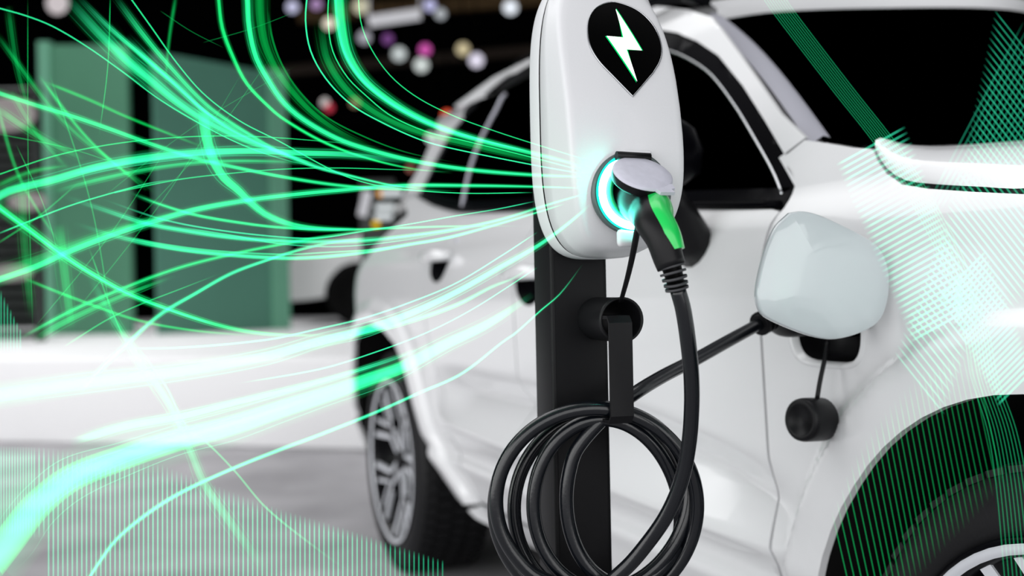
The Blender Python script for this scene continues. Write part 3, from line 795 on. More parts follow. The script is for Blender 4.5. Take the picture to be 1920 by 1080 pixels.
pth += [(1138, 778, 1.354), (1187, 740, 1.372), (1240, 707, 1.42), (1300, 676, 1.48), (1370, 637, 1.54), (1438, 600, 1.60)]
cw = [tuple(W(*p)) for p in pth]
mbx = MB(); cpts = spline(cw, 560); mbx.tube(cpts, 0.0084, 14); mbx.build('cable', M['cable'], cab, world=True)
# vehicle-side plug
tip = car.matrix_basis @ (pc+Vector((0, 0.03, 0)))
p0, p1, p2 = W(1424, 608, 1.585), W(1446, 596, 1.605), W(1475, 606, 1.635)
mbx = MB(); mbx.tube(spline([tuple(p) for p in (p0, p1, p2, (p2*0.4+tip*0.6), tip)], 22), [0.0125, 0.0145, 0.0125, 0.0125, 0.0150, 0.0160]+[0.017+0.010*i/15 for i in range(16)], 18); vp = mbx.build('vehicle_plug', M['blackplastic'], cab, world=True)
for a_ in (0.12, 0.5, 0.9):
    c_ = p0.lerp(p1, a_); mbx = MB(); d_ = (p1-p0).normalized(); mbx.tube([c_-d_*0.0022, c_+d_*0.0022], 0.0165, 18); mbx.build('collar_ring', M['blackplastic'], vp, world=True)

# ------------------------------------------------------------------ behind: display boards, rack, second car, lamps
def board(name, x0, d0, x1, d1, ytop0, ytop1, th, m, label):
    a, b = W(x0, 500, d0), W(x1, 500, d1)
    ta, tb = W(x0, ytop0, d0).z, W(x1, ytop1, d1).z
    root = empty(name, (a.x, a.y, STAGE_Z)); tag(root, label, 'board', 'green display boards on the stage')
    n = Vector((a.y-b.y, b.x-a.x, 0)).normalized()*th
    for nm, t0, t1, mm, fo in (('face_panel', 0.0, 1.0, m, 0.0), ('edge_strip', 0.86, 1.0, M['kioskedge'], 0.03), ('edge_strip', 0.0, 0.14, M['kioskedge'], 0.03)):
        if nm == 'edge_strip' and ((x0 > 200) != (t0 > 0.5)): continue
        p, q_ = a.lerp(b, t0), a.lerp(b, t1); zp, zq = ta+(tb-ta)*t0, ta+(tb-ta)*t1
        f = -n.normalized()*fo
        mb_ = MB(); lo = [Vector((p.x, p.y, STAGE_Z))+f, Vector((q_.x, q_.y, STAGE_Z))+f, Vector((q_.x, q_.y, zq+fo))+f, Vector((p.x, p.y, zp+fo))+f]
        mb_.prism(lo, n+(-f*0)); mb_.build(nm, mm, root, world=True)
    return root
board('display_board', 82, 11.9, 246, 11.6, 84, 84, 0.05, M['kiosk'], 'narrower grey-green display board at the far left of the stage')
board('display_board', 296, 11.3, 540, 12.3, 96, 140, 0.05, M['kiosk2'], 'wider teal-grey display board with sloping top edge on the stage')
rk = empty('slatted_rack', W(10, 500, 10.2)-Vector((0, 0, W(10, 500, 10.2).z-STAGE_Z))); tag(rk, 'dark slatted rack at the left edge of the stage', 'rack')
for px in (-60, 74):
    p = W(px, 500, 10.2); mb_ = MB(); mb_.box((p.x, p.y, (STAGE_Z+2.75)/2), (0.06, 0.1, 2.75-STAGE_Z)); mb_.build('upright', M['slat'], rk, world=True)
p, q_ = W(-60, 500, 10.2), W(74, 500, 10.2)
for k in range(24):
    mb_ = MB(); mb_.box(((p.x+q_.x)/2, p.y, STAGE_Z+0.06+k*0.092), (q_.x-p.x, 0.05, 0.045), Matrix.Rotation(0.5, 3, 'X')); mb_.build('slat', M['slat'], rk, world=True)
for px, py, sx, sz, lb in ((12, 214, 0.26, 0.15, 'large pale round lamp high on the slatted rack'), (52, 378, 0.17, 0.08, 'small pale oval lamp halfway up the slatted rack'), (18, 512, 0.20, 0.07, 'low pale oval lamp on the slatted rack')):
    c = W(px, py, 10.05); mb_ = MB()
    mb_.grid([[c+Vector((sx*math.cos(a)*math.cos(b), 0.08*math.sin(b), sz*math.sin(a)*math.cos(b))) for a in np.linspace(0, 2*math.pi, 25)] for b in np.linspace(-math.pi/2, math.pi/2, 9)])
    tag(mb_.build('wall_lamp', M['rosy']), lb, 'lamp', 'lamps on the slatted rack')
# --- second white car far behind
c2o = W(545, 540, 13.2); c2 = empty('parked_car', (c2o.x, c2o.y, STAGE_Z), math.radians(4)); tag(c2, 'blurred white car standing far behind on the stage', 'car')
prof = [(0.0, 0.28), (-0.06, 0.55), (0.02, 0.80), (0.25, 0.92), (0.75, 1.02), (1.30, 1.40), (1.60, 1.50), (2.60, 1.52), (3.30, 1.42), (3.75, 1.05), (3.95, 0.95), (4.0, 0.5), (3.95, 0.28)]
prof2 = prof+[(3.55, 0.28)]+[(3.15+0.38*math.cos(a), 0.32+0.38*math.sin(a)) for a in np.linspace(0, math.pi, 11)]+[(2.7, 0.26), (1.15, 0.26)]+[(0.75+0.38*math.cos(a), 0.32+0.38*math.sin(a)) for a in np.linspace(0, math.pi, 11)]
mb_ = MB(); n_ = len(prof2)
mb_.add([(x, 0, z) for x, z in prof2]+[(x, 1.8, z) for x, z in prof2], [tuple(range(n_)), tuple(range(2*n_-1, n_-1, -1))]+[(i, (i+1) % n_, n_+(i+1) % n_, n_+i) for i in range(n_)]); mb_.build('body', M['bgwhite'], c2)
for poly in ([(0.95, 1.06), (1.40, 1.38), (1.95, 1.44), (1.95, 1.06)], [(2.02, 1.06), (2.02, 1.44), (2.65, 1.45), (3.15, 1.38), (3.50, 1.08)]):
    mb_ = MB(); mb_.prism([(x, -0.004, z) for x, z in poly], (0, -0.012, 0)); mb_.build('side_window', M['glass'], c2)
mb_ = MB(); mb_.prism([(0.80, 0.1, 1.05), (1.26, 0.1, 1.39), (1.26, 1.7, 1.39), (0.80, 1.7, 1.05)], (-0.02, 0, 0.02)); mb_.build('windscreen', M['glass'], c2)
mb_ = MB(); mb_.box((1.95, -0.012, 0.42), (1.55, 0.03, 0.22)); mb_.build('sill_cladding', M['dark'], c2)
for x_ in (0.75, 3.15):
    mb_ = MB(); mb_.lathe([(0.36, 0.24), (0.36, 0.03), (0.33, 0.0), (0.22, 0.0), (0.20, 0.03), (0.05, 0.02), (0.001, 0.02)], (x_, -0.02, 0.362), (0, 1, 0), 32); wh = mb_.build('wheel', M['liner'], c2)
# --- lamp pylon
pb = W(712, 540, 9.0); py_ = empty('lamp_pylon', (pb.x, pb.y, STAGE_Z)); tag(py_, 'dark pylon with stacked white and amber lamps beside the car rear pillar', 'pylon')
top = W(712, 338, 9.0).z
mb_ = MB(); mb_.box((pb.x, pb.y, (STAGE_Z+top)/2), (0.26, 0.12, top-STAGE_Z)); mb_.build('column', M['slat'], py_, world=True)
for px, py, wd, hh, m_ in ((734, 362, 0.17, 0.05, M['ivory']), (722, 389, 0.15, 0.05, M['ivory']), (719, 406, 0.14, 0.05, M['ivory']), (713, 363, 0.045, 0.05, M['amber']), (705, 420, 0.06, 0.045, M['yellow'])):
    c = W(px, py, 8.9); mb_ = MB(); mb_.bbox((c.x, c.y, c.z), (wd, 0.05, hh), 0.02); mb_.build('lamp', m_, py_, world=True)
mb_ = MB(); c = W(684, 382, 8.92); mb_.bbox((c.x, c.y, c.z), (0.07, 0.03, 0.20), 0.012, Matrix.Rotation(0.25, 3, 'Y')); mb_.build('side_glass', M['beamlight'], py_, world=True)
mb = MB(); mb.box((0, 24.5, 9.6), (64, 19, 0.3)); struct(mb.build('ceiling', M['dark']))
# --- roof steel and spot lamps of the hall
def cbeam(x0, y0, x1, y1, d, hpx, m_, label):
    a, b = W(x0, y0, d), W(x1, y1, d+2); h = hpx*d/FPX; mb_ = MB()
    for dz in (0,):
        for z0, z1, t in ((h/2, h/2-0.04, 0.22), (-h/2+0.04, -h/2, 0.22), (h/2-0.04, -h/2+0.04, 0.06)):
            lo = [a+Vector((0, -t/2, z1)), b+Vector((0, -t/2, z1)), b+Vector((0, -t/2, z0)), a+Vector((0, -t/2, z0))]
            mb_.prism(lo, (0, t, 0))
    o = mb_.build('ceiling_beam', m_); return tag(o, label, 'beam', 'roof beams of the dark hall')
cbeam(490, 138, 1300, 70, 24, 18, M['beam'], 'long brown roof beam crossing behind the car roof')
cbeam(560, 30, 1300, -22, 22, 26, M['beamwarm'], 'ochre roof beam at the top edge left of the charger')
cbeam(640, 225, 1000, 196, 26, 30, M['dark'], 'black low beam behind the rear pillar')
tl = MB(); a, b = W(692, 40, 20), W(788, 26, 20); tl.tube([a, b], 0.10, 12)
for e_ in (a, b): tl.tube([e_, Vector((e_.x, e_.y, 9.5))], 0.012, 6)
o = tl.build('tube_light', M['beamlight']); tag(o, 'wide blurred white tube light under the roof beams', 'light')
lamps = [(107, 6, 0.20, (0.75, 0.68, 0.70), 0.8, 'pinkish white spot lamp above the left display board'),
 (548, 13, 0.11, (0.62, 0.62, 0.85), 0.9, 'bluish white spot lamp right of the green arcs at the top'),
 (593, 8, 0.10, (0.55, 0.35, 0.65), 0.7, 'purple spot lamp at the top edge'),
 (617, 44, 0.11, (0.85, 0.75, 0.62), 1.0, 'warm white spot lamp behind the green arcs'),
 (676, 12, 0.14, (0.75, 0.72, 0.52), 0.7, 'yellowish spot lamp left of the white tube light'),
 (806, 10, 0.11, (0.55, 0.55, 0.85), 0.9, 'blue-white spot lamp right of the white tube light'),
 (826, 26, 0.10, (0.62, 0.66, 0.70), 0.7, 'grey-white spot lamp beside the blue-white one'),
 (957, 14, 0.13, (0.80, 0.85, 0.92), 1.1, 'brightest white spot lamp just left of the charger top'),
 (683, 70, 0.12, (0.62, 0.62, 0.70), 0.6, 'pale spot lamp below the white tube light'),
 (727, 73, 0.10, (0.28, 0.10, 0.36), 0.6, 'dim violet spot lamp below the white tube light'),
 (748, 101, 0.13, (0.66, 0.72, 0.72), 0.8, 'white spot lamp left of the magenta lamp'),
 (797, 93, 0.11, (0.75, 0.12, 0.50), 0.8, 'magenta spot lamp above a white lamp'),
 (790, 122, 0.13, (0.70, 0.76, 0.74), 0.9, 'white spot lamp right below the magenta lamp'),
 (868, 92, 0.12, (0.72, 0.62, 0.38), 0.8, 'yellow spot lamp touching a lilac-white lamp'),
 (893, 113, 0.13, (0.80, 0.76, 0.90), 1.0, 'lilac-white spot lamp touching a yellow lamp'),
 (609, 192, 0.08, (0.75, 0.70, 0.68), 0.8, 'white half of a red and white lamp pair'),
 (617, 202, 0.08, (0.70, 0.06, 0.10), 0.8, 'red half of a red and white lamp pair'),
 (665, 193, 0.08, (0.45, 0.34, 0.20), 0.6, 'tan spot lamp between the green arcs'),
 (838, 216, 0.09, (1.0, 0.12, 0.05), 1.2, 'vivid red-orange lamp beside the rear pillar'),
 (808, 259, 0.09, (0.85, 0.88, 0.90), 0.8, 'white lamp against the lower rear pillar'),
 (769, 316, 0.06, (0.55, 0.20, 0.16), 0.7, 'small dull red lamp behind the rear pillar'),
 (600, 372, 0.0, None, 0, '')]
lm = {}
for px, py, r_, col_, st_, lb in lamps:
    if not col_: continue
    st_ *= 0.9
    c = W(px, py, 21.0); m_ = emis('lamp_colour', col_, st_, False)
    root = empty('spot_lamp', c); tag(root, lb, 'lamp', 'coloured spot lamps of the dark hall')
    mb_ = MB(); mb_.lathe([(0.001, -0.45*r_), (0.5*r_, -0.38*r_), (0.87*r_, -0.16*r_), (r_, 0.05*r_)], c, (0, 1, 0), 20); mb_.build('lens', m_, root, world=True)
    mb_ = MB(); mb_.lathe([(1.06*r_, 0.0), (1.06*r_, 1.6*r_), (0.7*r_, 2.0*r_), (0.001, 2.0*r_)], c, (0, 1, 0), 20); mb_.build('housing', M['dark'], root, world=True)
    mb_ = MB(); mb_.tube([c+Vector((0, 1.2*r_, r_)), Vector((c.x, c.y+1.2*r_, 9.46))], 0.012, 6); mb_.build('drop_rod', M['dark'], root, world=True)

# ------------------------------------------------------------------ light trails streaming into the socket
GREEN = np.array((0.004, 0.80, 0.13)); CYAN = np.array((0.07, 1.0, 0.66))
def depth_of(px): return 1.255+0.20*max(0.0, (1105-px)/1105) if px < 1105 else 1.252
def add_trail(mb_, pts, w0, w1, k, core, dz=0.0, fade0=0.0, fade1=0.05, n=None, soft=False, nring=None):
    """pts: photo pixels; each becomes a real point in the air in front of the car; w: width in photo pixels"""
    n = n or max(10, int(sum(math.hypot(pts[i+1][0]-pts[i][0], pts[i+1][1]-pts[i][1]) for i in range(len(pts)-1))/14))
    P2 = spline([(float(p[0]), float(p[1]), (depth_of(p[0])+dz)*1000) for p in pts], n) if len(pts) > 2 else spline([(float(p[0]), float(p[1]), (depth_of(p[0])+dz)*1000) for p in pts], n)
    P = [W(p[0], p[1], p[2]/1000) for p in P2]
    nr = nring or (14 if max(w0, w1) > 4 else 6)
    vs = []; cs = []
    for i, p in enumerate(P):
        t = i/(n-1)
        tg = (P[min(i+1, n-1)]-P[max(i-1, 0)]).normalized(); nn = Vector((-tg.z, 0, tg.x))
        nn = nn.normalized() if nn.length > 1e-5 else Vector((0, 0, 1)); bi = tg.cross(nn)
        r = (w0+(w1-w0)*t)/2*p.y/FPX
        amp = k
        if fade0: amp *= sstep(0, fade0, t)
        if fade1: amp *= 1-sstep(1-fade1, 1, t)
        for j in range(nr):
            a = 2*math.pi*j/nr
            vs.append(p+nn*math.cos(a)*r+bi*math.sin(a)*r*0.35)
            prof_ = 1-abs(math.cos(a)) if nr > 6 else 0.75
            edge_ = (0.05 if soft else 0.30)
            inten = edge_+(1-edge_)*min(1.0, prof_*(1.3 if soft else 3.0))
            c = (GREEN*(1-core*prof_)+CYAN*core*prof_)*inten*amp
            cs.append((c[0], c[1], c[2], 1.0))
    fs = [(i*nr+j, i*nr+(j+1) % nr, (i+1)*nr+(j+1) % nr, (i+1)*nr+j) for i in range(n-1) for j in range(nr)]
    mb_.add(vs, fs, True); mb_.c += cs
frnd = random.Random(5)
def bundle(label, strands):
    base = W(strands[0][0][-1][0], strands[0][0][-1][1], depth_of(strands[0][0][-1][0]))
    root = empty('light_trail', base); tag(root, label, 'light trail', 'glowing trails streaming to the socket')
    for i, st_ in enumerate(strands):
        mb_ = MB(); kw = dict(st_[5]) if len(st_) > 5 else {}
        add_trail(mb_, st_[0], st_[1], st_[2], st_[3], st_[4], dz=0.002*(i % 5), **kw)
        if st_[1] >= 4.5:            # a soft sheath and a few fine fibres run along the broader strands
            kg = dict(kw); kg['soft'] = True; kg['fade1'] = max(0.15, kg.get('fade1', 0.05))
            add_trail(mb_, st_[0], st_[1]*2.1+3, st_[2]*1.8+2, st_[3]*0.22, st_[4]*0.9, dz=0.002*(i % 5)+0.004, **kg)
            kf = dict(fade0=0.2, fade1=0.3)
            for fo in (-0.75, -0.35, 0.4, 0.8):
                off = []
                for j, p in enumerate(st_[0]):
                    a_, b_ = st_[0][max(j-1, 0)], st_[0][min(j+1, len(st_[0])-1)]
                    L = math.hypot(b_[0]-a_[0], b_[1]-a_[1]) or 1.0
                    wd = (st_[1]+(st_[2]-st_[1])*j/(len(st_[0])-1))*fo*(0.75+0.5*frnd.random()*0.6)
                    off.append((p[0]-(b_[1]-a_[1])/L*wd, p[1]+(b_[0]-a_[0])/L*wd))
                add_trail(mb_, off, 1.8, 1.3, st_[3]*0.36, st_[4]*0.8, dz=0.002*(i % 5)-0.003, **kf)
        mb_.build('strand', M['beamair'], root, world=True, fix=False)
F0 = dict(fade0=0.25, fade1=0.05); FE = dict(fade0=0.1, fade1=0.35); SO = dict(soft=True, fade1=0.2); SF = dict(soft=True, fade0=0.2, fade1=0.3)
bundle('broad green arc with pale core sweeping down right of the tan lamp', [
 ([(634, -20), (636, 0), (641, 50), (653, 103), (683, 150), (727, 187), (777, 217), (833, 242), (900, 263), (997, 287), (1060, 303), (1117, 321)], 19, 3, 0.75, 0.55),
 ([(628, -20), (632, 40), (644, 95), (672, 142), (716, 182), (768, 214), (826, 240), (900, 262), (997, 285)], 6, 3, 0.6, 0.8)])
bundle('thin green arc just inside the broad arc, ending above the socket', [
 ([(617, -20), (615, 33), (623, 93), (650, 143), (687, 180), (733, 217), (800, 247), (867, 263), (993, 294), (1100, 322)], 2.4, 2, 0.9, 0.3),
 ([(601, 30), (604, 60), (613, 110), (643, 160), (687, 200), (740, 230), (800, 252), (867, 268), (993, 298), (1080, 318)], 17, 5, 0.30, 0.1, SF)])
bundle('hair-thin cyan arc left of the warm white lamp', [
 ([(577, -20), (573, 40), (583, 97), (613, 150), (660, 197), (717, 230), (783, 260), (833, 275), (993, 308), (1110, 329)], 3.0, 2, 1.0, 0.6)])
bundle('outermost hair-thin arc crossing the red-orange lamp', [
 ([(671, -20), (677, 43), (697, 93), (733, 143), (783, 183), (850, 217), (917, 242), (993, 267), (1113, 304)], 2.2, 1.8, 0.75, 0.3)])
bundle('long green double arc from the top running level into the ring', [
 ([(463, -20), (464, 0), (467, 50), (480, 107), (503, 150), (530, 190), (567, 223), (633, 260), (700, 283), (783, 303), (880, 318), (1000, 328), (1110, 332)], 11, 3.5, 0.9, 0.55),
 ([(486, -20), (488, 30), (496, 80), (515, 125), (545, 168), (590, 215), (645, 252), (710, 280)], 20, 6, 0.28, 0.0, dict(soft=True, fade1=0.4)),
 ([(503, 20), (510, 70), (528, 120), (560, 170), (610, 218), (680, 255), (760, 285), (860, 306)], 4, 2, 0.25, 0.0, FE)])
bundle('slim green arc starting at the top over the teal board', [
 ([(409, -20), (410, 0), (417, 53), (437, 107), (463, 157), (507, 203), (533, 224), (600, 263), (667, 290), (760, 314), (850, 325)], 6.5, 1.5, 0.75, 0.2, dict(fade1=0.3)),])
bundle('sheaf of bright rays falling from the top left across both boards', [
 ([(120, -10), (200, 77), (283, 153), (333, 193), (383, 227), (450, 260), (520, 283), (600, 312), (660, 328)], 22, 4, 0.50, 0.55, SF),
 ([(143, -10), (207, 53), (300, 133), (377, 203), (433, 243), (520, 284), (593, 313), (650, 328), (733, 347), (800, 355)], 7, 2.5, 0.85, 0.7, F0),
 ([(187, 50), (233, 110), (287, 150), (333, 190), (390, 226), (467, 266), (540, 293)], 30, 8, 0.42, 0.7, SF),
 ([(213, -10), (267, 63), (317, 123), (383, 193), (433, 230), (520, 282), (590, 308)], 10, 3, 0.60, 0.5, F0),
 ([(235, 70), (290, 125), (340, 165), (385, 210), (440, 240), (520, 276)], 16, 5, 0.42, 0.6, SF)])
bundle('thin line from the top edge crossing the upper sheaf', [
 ([(240, -10), (283, 50), (333, 120), (383, 177), (450, 227), (520, 263), (640, 327), (720, 350), (860, 362), (1000, 361)], 2.6, 1.8, 0.9, 0.4)])
bundle('thin line from the upper left corner falling below the sheaf', [
 ([(-10, 13), (50, 30), (100, 50), (167, 90), (233, 137), (300, 187), (377, 233), (467, 277), (560, 306), (640, 318)], 2.8, 1.8, 0.85, 0.5, dict(fade1=0.3))])
bundle('wide level band arching over the left half above mid height', [
 ([(-10, 372), (20, 357), (100, 337), (183, 313), (267, 297), (367, 286), (467, 283), (567, 287), (640, 289), (700, 295), (780, 306)], 17, 9, 0.75, 0.75, dict(fade1=0.25)),
 ([(90, 362), (183, 337), (300, 313), (400, 303), (520, 303), (600, 310)], 9, 4, 0.5, 0.3, SF),
 ([(120, 330), (230, 308), (360, 292), (480, 288)], 10, 6, 0.4, 1.0, SF)])
bundle('hair-thin level line above the wide band', [
 ([(-10, 330), (100, 293), (200, 272), (300, 260), (400, 255), (500, 257), (640, 268), (720, 276)], 2.4, 1.6, 0.8, 0.2, dict(fade1=0.3)),
 ([(215, 361), (333, 337), (433, 325), (533, 317), (633, 315), (740, 318), (860, 322)], 2.4, 1.6, 0.7, 0.3, dict(fade1=0.3))])
bundle('green ray from the left edge descending through the dark gap', [
 ([(-10, 172), (67, 197), (133, 217), (200, 240), (283, 270), (367, 297), (433, 312), (533, 332), (640, 348), (740, 355), (860, 358)], 9, 2.5, 0.7, 0.45, dict(fade1=0.2)),
 ([(83, 153), (167, 187), (233, 217), (333, 257), (400, 283)], 5, 3, 0.35, 0.0, FE)])
bundle('thick curl dropping from the sheaf and bending to the right', [
 ([(381, 195), (386, 250), (400, 300), (420, 333), (447, 357), (467, 377), (500, 403), (550, 422), (607, 429), (680, 429)], 24, 3, 0.75, 0.6, dict(fade0=0.12, fade1=0.1))])
bundle('long diagonal rising from the left edge, level into the ring', [
 ([(-10, 527), (67, 500), (133, 470), (217, 438), (283, 417), (367, 393), (467, 375), (567, 363), (633, 357), (750, 348), (883, 348), (1000, 350), (1100, 353)], 13, 2.5, 0.8, 0.6),
 ([(-10, 512), (60, 490), (130, 462), (215, 432), (300, 408), (380, 388)], 22, 6, 0.28, 0.2, SF)])
bundle('thin diagonal above it on the left', [
 ([(-10, 441), (67, 410), (133, 385), (217, 360), (283, 343), (360, 333)], 3.0, 2, 0.9, 0.5, FE)])
bundle('bright diagonal falling from the left edge to the stage edge', [
 ([(-10, 383), (50, 427), (117, 477), (167, 510), (240, 550), (317, 580), (400, 607), (467, 622), (533, 628), (633, 628)], 14, 2.5, 0.75, 0.3, dict(fade1=0.2)),
 ([(-10, 384), (50, 428), (117, 478), (167, 511), (240, 551), (317, 581), (400, 608)], 3, 2, 0.6, 1.0),
 ([(40, 520), (133, 557), (257, 600), (367, 620), (500, 631)], 5, 2.5, 0.4, 0.1, FE)])
bundle('fan of pale arcs crossing the teal board and the rear door to the ring', [
 ([(110, 365), (200, 395), (267, 417), (333, 430), (433, 445), (533, 452), (600, 453), (684, 451), (769, 442), (853, 430), (938, 412), (1005, 391), (1050, 377), (1106, 361)], 7, 3.5, 0.75, 0.8, F0),
 ([(183, 370), (300, 410), (400, 430), (533, 445), (600, 446), (684, 433), (769, 420), (853, 405), (938, 391), (1005, 377)], 3.5, 2, 0.7, 0.7, F0),
 ([(133, 417), (233, 447), (333, 467), (433, 478), (533, 484), (600, 482), (684, 473), (769, 458), (839, 446), (924, 423), (1005, 399), (1060, 382)], 6, 3, 0.85, 0.7, F0),
 ([(217, 440), (300, 457), (400, 470), (533, 477), (600, 474), (713, 466), (825, 447), (930, 418)], 4, 2, 0.6, 0.5, FE),
 ([(240, 360), (300, 383), (367, 403), (467, 420), (533, 427), (633, 431), (730, 428), (860, 424), (990, 424)], 4.5, 1.6, 0.7, 0.4, FE),
 ([(330, 425), (433, 441), (533, 458), (640, 462), (760, 450), (900, 425)], 3, 2, 0.5, 0.7, FE)])
bundle('low fan climbing from the stage edge to the rear shoulder', [
 ([(33, 637), (133, 583), (233, 540), (333, 503), (433, 477), (533, 457), (633, 440), (760, 425)], 6, 3, 0.6, 0.3, FE),
 ([(150, 740), (180, 702), (240, 643), (300, 590), (367, 550), (433, 513), (500, 488), (567, 467), (633, 453), (740, 440)], 6.5, 2.5, 0.8, 0.7, FE),
 ([(60, 640), (113, 608), (200, 567), (267, 540), (330, 517)], 16, 5, 0.45, 0.2, SF),
 ([(120, 650), (200, 600), (260, 572), (330, 545), (420, 510)], 3, 2, 0.5, 0.2, FE)])
bundle('main pale stream over the rear wheel ending under the ring', [
 ([(-10, 742), (167, 717), (333, 697), (500, 668), (600, 639), (684, 618), (769, 588), (853, 549), (938, 501), (1005, 463), (1045, 435), (1079, 408), (1108, 382)], 26, 5.5, 0.85, 0.9),
 ([(200, 653), (333, 652), (500, 637), (600, 616), (684, 596), (769, 567), (853, 532), (938, 481), (1008, 435)], 4, 2.2, 0.8, 0.8, F0),
 ([(560, 655), (650, 632), (758, 605), (853, 573), (924, 537), (966, 520), (1008, 488)], 8, 2, 0.7, 0.7, FE),
 ([(440, 720), (600, 692), (693, 664), (797, 625), (882, 582), (966, 529), (1008, 501)], 3, 2, 0.8, 0.7, F0)])
bundle('widest cyan-white band sweeping up from the lower left corner', [
 ([(-20, 1060), (20, 1010), (67, 950), (133, 897), (233, 857), (333, 825), (433, 798), (533, 765), (620, 737), (690, 712), (755, 688), (839, 644), (910, 610), (966, 575), (1000, 551)], 62, 12, 0.85, 0.85, dict(fade1=0.12)),
 ([(130, 830), (233, 800), (333, 782), (433, 757), (533, 733), (633, 706), (720, 678), (830, 640)], 16, 4, 0.7, 0.9, FE),
 ([(60, 960), (150, 890), (260, 845), (380, 810), (520, 768), (640, 722)], 22, 12, 0.6, 1.0, SF)])
bundle('slender cyan thread from the bottom edge up over the black post', [
 ([(160, 1095), (187, 1053), (217, 1013), (267, 970), (333, 927), (433, 880), (533, 840), (600, 815), (702, 774), (783, 738), (865, 701), (944, 640), (966, 625), (1014, 582), (1050, 551), (1093, 495)], 6, 1.6, 0.9, 0.85, dict(fade1=0.12))])
bundle('dim double streak falling over the stage onto the carpet', [
 ([(160, 500), (205, 585), (240, 640), (270, 690), (300, 730), (333, 787), (360, 853), (383, 907), (427, 973), (490, 1060), (510, 1090)], 12, 20, 0.38, 0.4, SF),
 ([(250, 640), (310, 722), (350, 800), (390, 832), (440, 883), (500, 953), (600, 1033), (660, 1075)], 4, 5, 0.4, 0.4, FE)])
web = []
rnd = random.Random(11)
for (x0, y0, x1, y1, bow, wd, k) in ((52, -10, 62, 640, 4, 1.8, .35), (207, -10, 185, 260, -6, 2.2, .5), (-10, 60, 300, 368, 28, 8, .28), (72, 140, 275, 358, 14, 5, .5), (-10, 250, 280, 330, -10, 2, .35), (330, -10, 310, 160, 3, 5, .25), (-10, 180, 120, 470, 20, 6, .28), (90, 130, 215, 640, -18, 3, .3), (165, 460, 300, 760, 10, 3, .4), (20, 170, 130, 320, 8, 10, .22), (-10, 200, 160, 300, 6, 14, .30), (60, 620, 330, 250, 12, 2, .28), (130, 600, 470, 110, 16, 2, .25), (250, 420, 520, 90, 12, 1.8, .22), (180, 380, 560, 120, -14, 1.8, .2), (40, 330, 60, 600, 3, 20, .16), (110, 420, 135, 620, 0, 24, .30), (-10, 350, 130, 310, -8, 8, .3), (-10, 460, 150, 340, 6, 4, .3), (15, 10, 60, 230, 6, 10, .15), (30, 270, 120, 520, -10, 1.8, .4), (300, 20, 420, 90, 4, 2, .15), (380, 80, 560, 20, 4, 2, .15)):
    mx, my = (x0+x1)/2, (y0+y1)/2; L = math.hypot(x1-x0, y1-y0); nx, ny = -(y1-y0)/L, (x1-x0)/L
    web.append(([(x0, y0), (mx+nx*bow, my+ny*bow), (x1, y1)], wd, wd*0.7, k, 0.1, dict(soft=wd > 4, fade0=0.15, fade1=0.25)))
bundle('faint web of crossing hair-thin rays at the far left', web)

def rays(label, lines_, w_, k, core, dz):
    """many parallel hair-thin rays, too fine to pick apart: one mesh"""
    mb_ = MB()
    for (p, q_, kk) in lines_:
        add_trail(mb_, [p, ((p[0]+q_[0])/2, (p[1]+q_[1])/2), q_], w_, w_, k*kk, core, dz=dz, fade0=0.12, fade1=0.18, n=9, nring=4)
    o = mb_.build('ray_lattice', M['beamair'], fix=False)
    return tag(o, label, 'light rays', kind='stuff')
# upright rays over the carpet, lower left
L_ = []
x = 2.0
while x < 830:
    top = float(np.interp(x, [0, 90, 110, 250, 300, 400, 520, 640, 830], [835, 838, 840, 862, 868, 908, 952, 988, 1050]))
    L_.append(((x, top), (x, 1120 if x > 90 else 1010), float(np.interp(x, [0, 300, 640, 830], [0.8, 1.0, 0.9, 0.45]))))
    x += 5.2 if x < 60 else 8.9
for x in range(2, 40, 6): L_.append(((x, 540+x*2), (x, 660), 0.6))
rays('comb of upright green rays hanging above the carpet at lower left', L_, 2.8, 0.50, 0.8, 0.01)
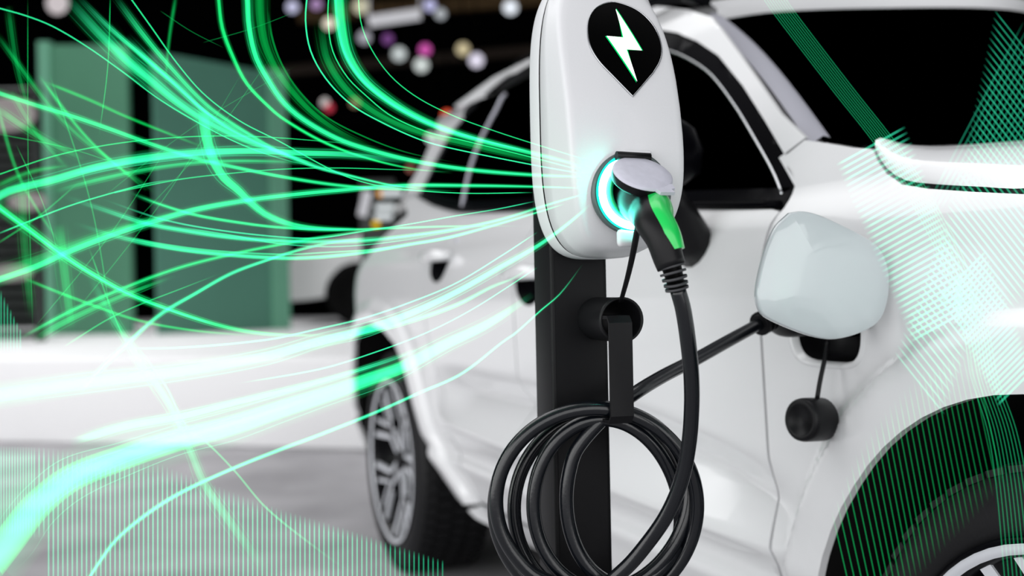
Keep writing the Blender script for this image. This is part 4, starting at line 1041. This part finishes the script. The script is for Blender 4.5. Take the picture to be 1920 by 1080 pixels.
# crossing rays beside the front fender
L_ = []
for i in range(0):
    o = (i-4)*5.2
    c = spline([(1447+o, -10), (1475+o, 30), (1580+o, 167), (1663+o, 273), (1725+o*1.05, 370), (1782+o*1.1, 480), (1830+o*1.15, 623), (1845+o*1.2, 705), (1878+o*1.3, 805), (1897+o*1.4, 911), (1915+o*1.5, 1085)], 22)
    for a_, b_ in zip(c[:-1], c[1:]): L_.append((a_, b_, 1.0))
mb_ = MB()
for i in range(9):
    o = (i-4)*5.2
    add_trail(mb_, [(1447+o, -10), (1475+o, 30), (1580+o, 167), (1663+o, 273), (1725+o*1.05, 370), (1782+o*1.1, 480), (1830+o*1.15, 623), (1845+o*1.2, 705), (1878+o*1.3, 805), (1897+o*1.4, 911), (1915+o*1.5, 1085)], 1.7, 2.2, 0.2, 0.5, dz=-0.052, fade0=0, fade1=0, nring=4)
tag(mb_.build('ray_lattice', M['beamair'], fix=False), 'narrow ribbed green beam running from the windscreen top to the front wheel', 'light rays', kind='stuff')
L_ = []
for i in range(52):
    t = i/51; sx, sy = 1865-190*t+20*math.sin(t*3), 20+640*t
    ln = 150+110*math.sin(math.pi*min(1, t*1.3)); kk = float(np.interp(t, [0, 0.15, 0.4, 0.7, 1], [0.4, 0.55, 0.7, 1.0, 0.6]))
    L_.append(((sx, sy), (sx+ln*0.62, sy+ln*0.78), kk))
rays('fan of slanting rays across the right windscreen and hood side', L_, 3.4, 0.46, 0.9, -0.056)
L_ = []
for i in range(34):
    t = i/33; sx, sy = 1568+140*t, 300+330*t
    L_.append(((sx, sy+10), (sx+130, sy-62), 0.8))
for i in range(26):
    t = i/25; L_.append(((1760+110*t, 560+200*t), (1850+90*t, 470+220*t), 0.7))
for i in range(16):
    t = i/15; L_.append(((1720+14*i, 420-8*i), (1920+10*i, 40+6*i), 0.2))
rays('comb of short rising rays right of the open charge flap', L_, 4.4, 0.50, 1.0, -0.060)
L_ = []
for i in range(30):
    t = i/29; sx = 1560+260*t; sy = float(np.interp(sx, [1560, 1600, 1650, 1720, 1820], [960, 860, 780, 700, 640]))
    L_.append(((sx, sy), (sx+60, sy+260+60*math.sin(t*3)), 0.8-0.3*t))
rays('steep parallel rays over the front wheel arch', L_, 2.6, 0.26, 0.2, -0.058)
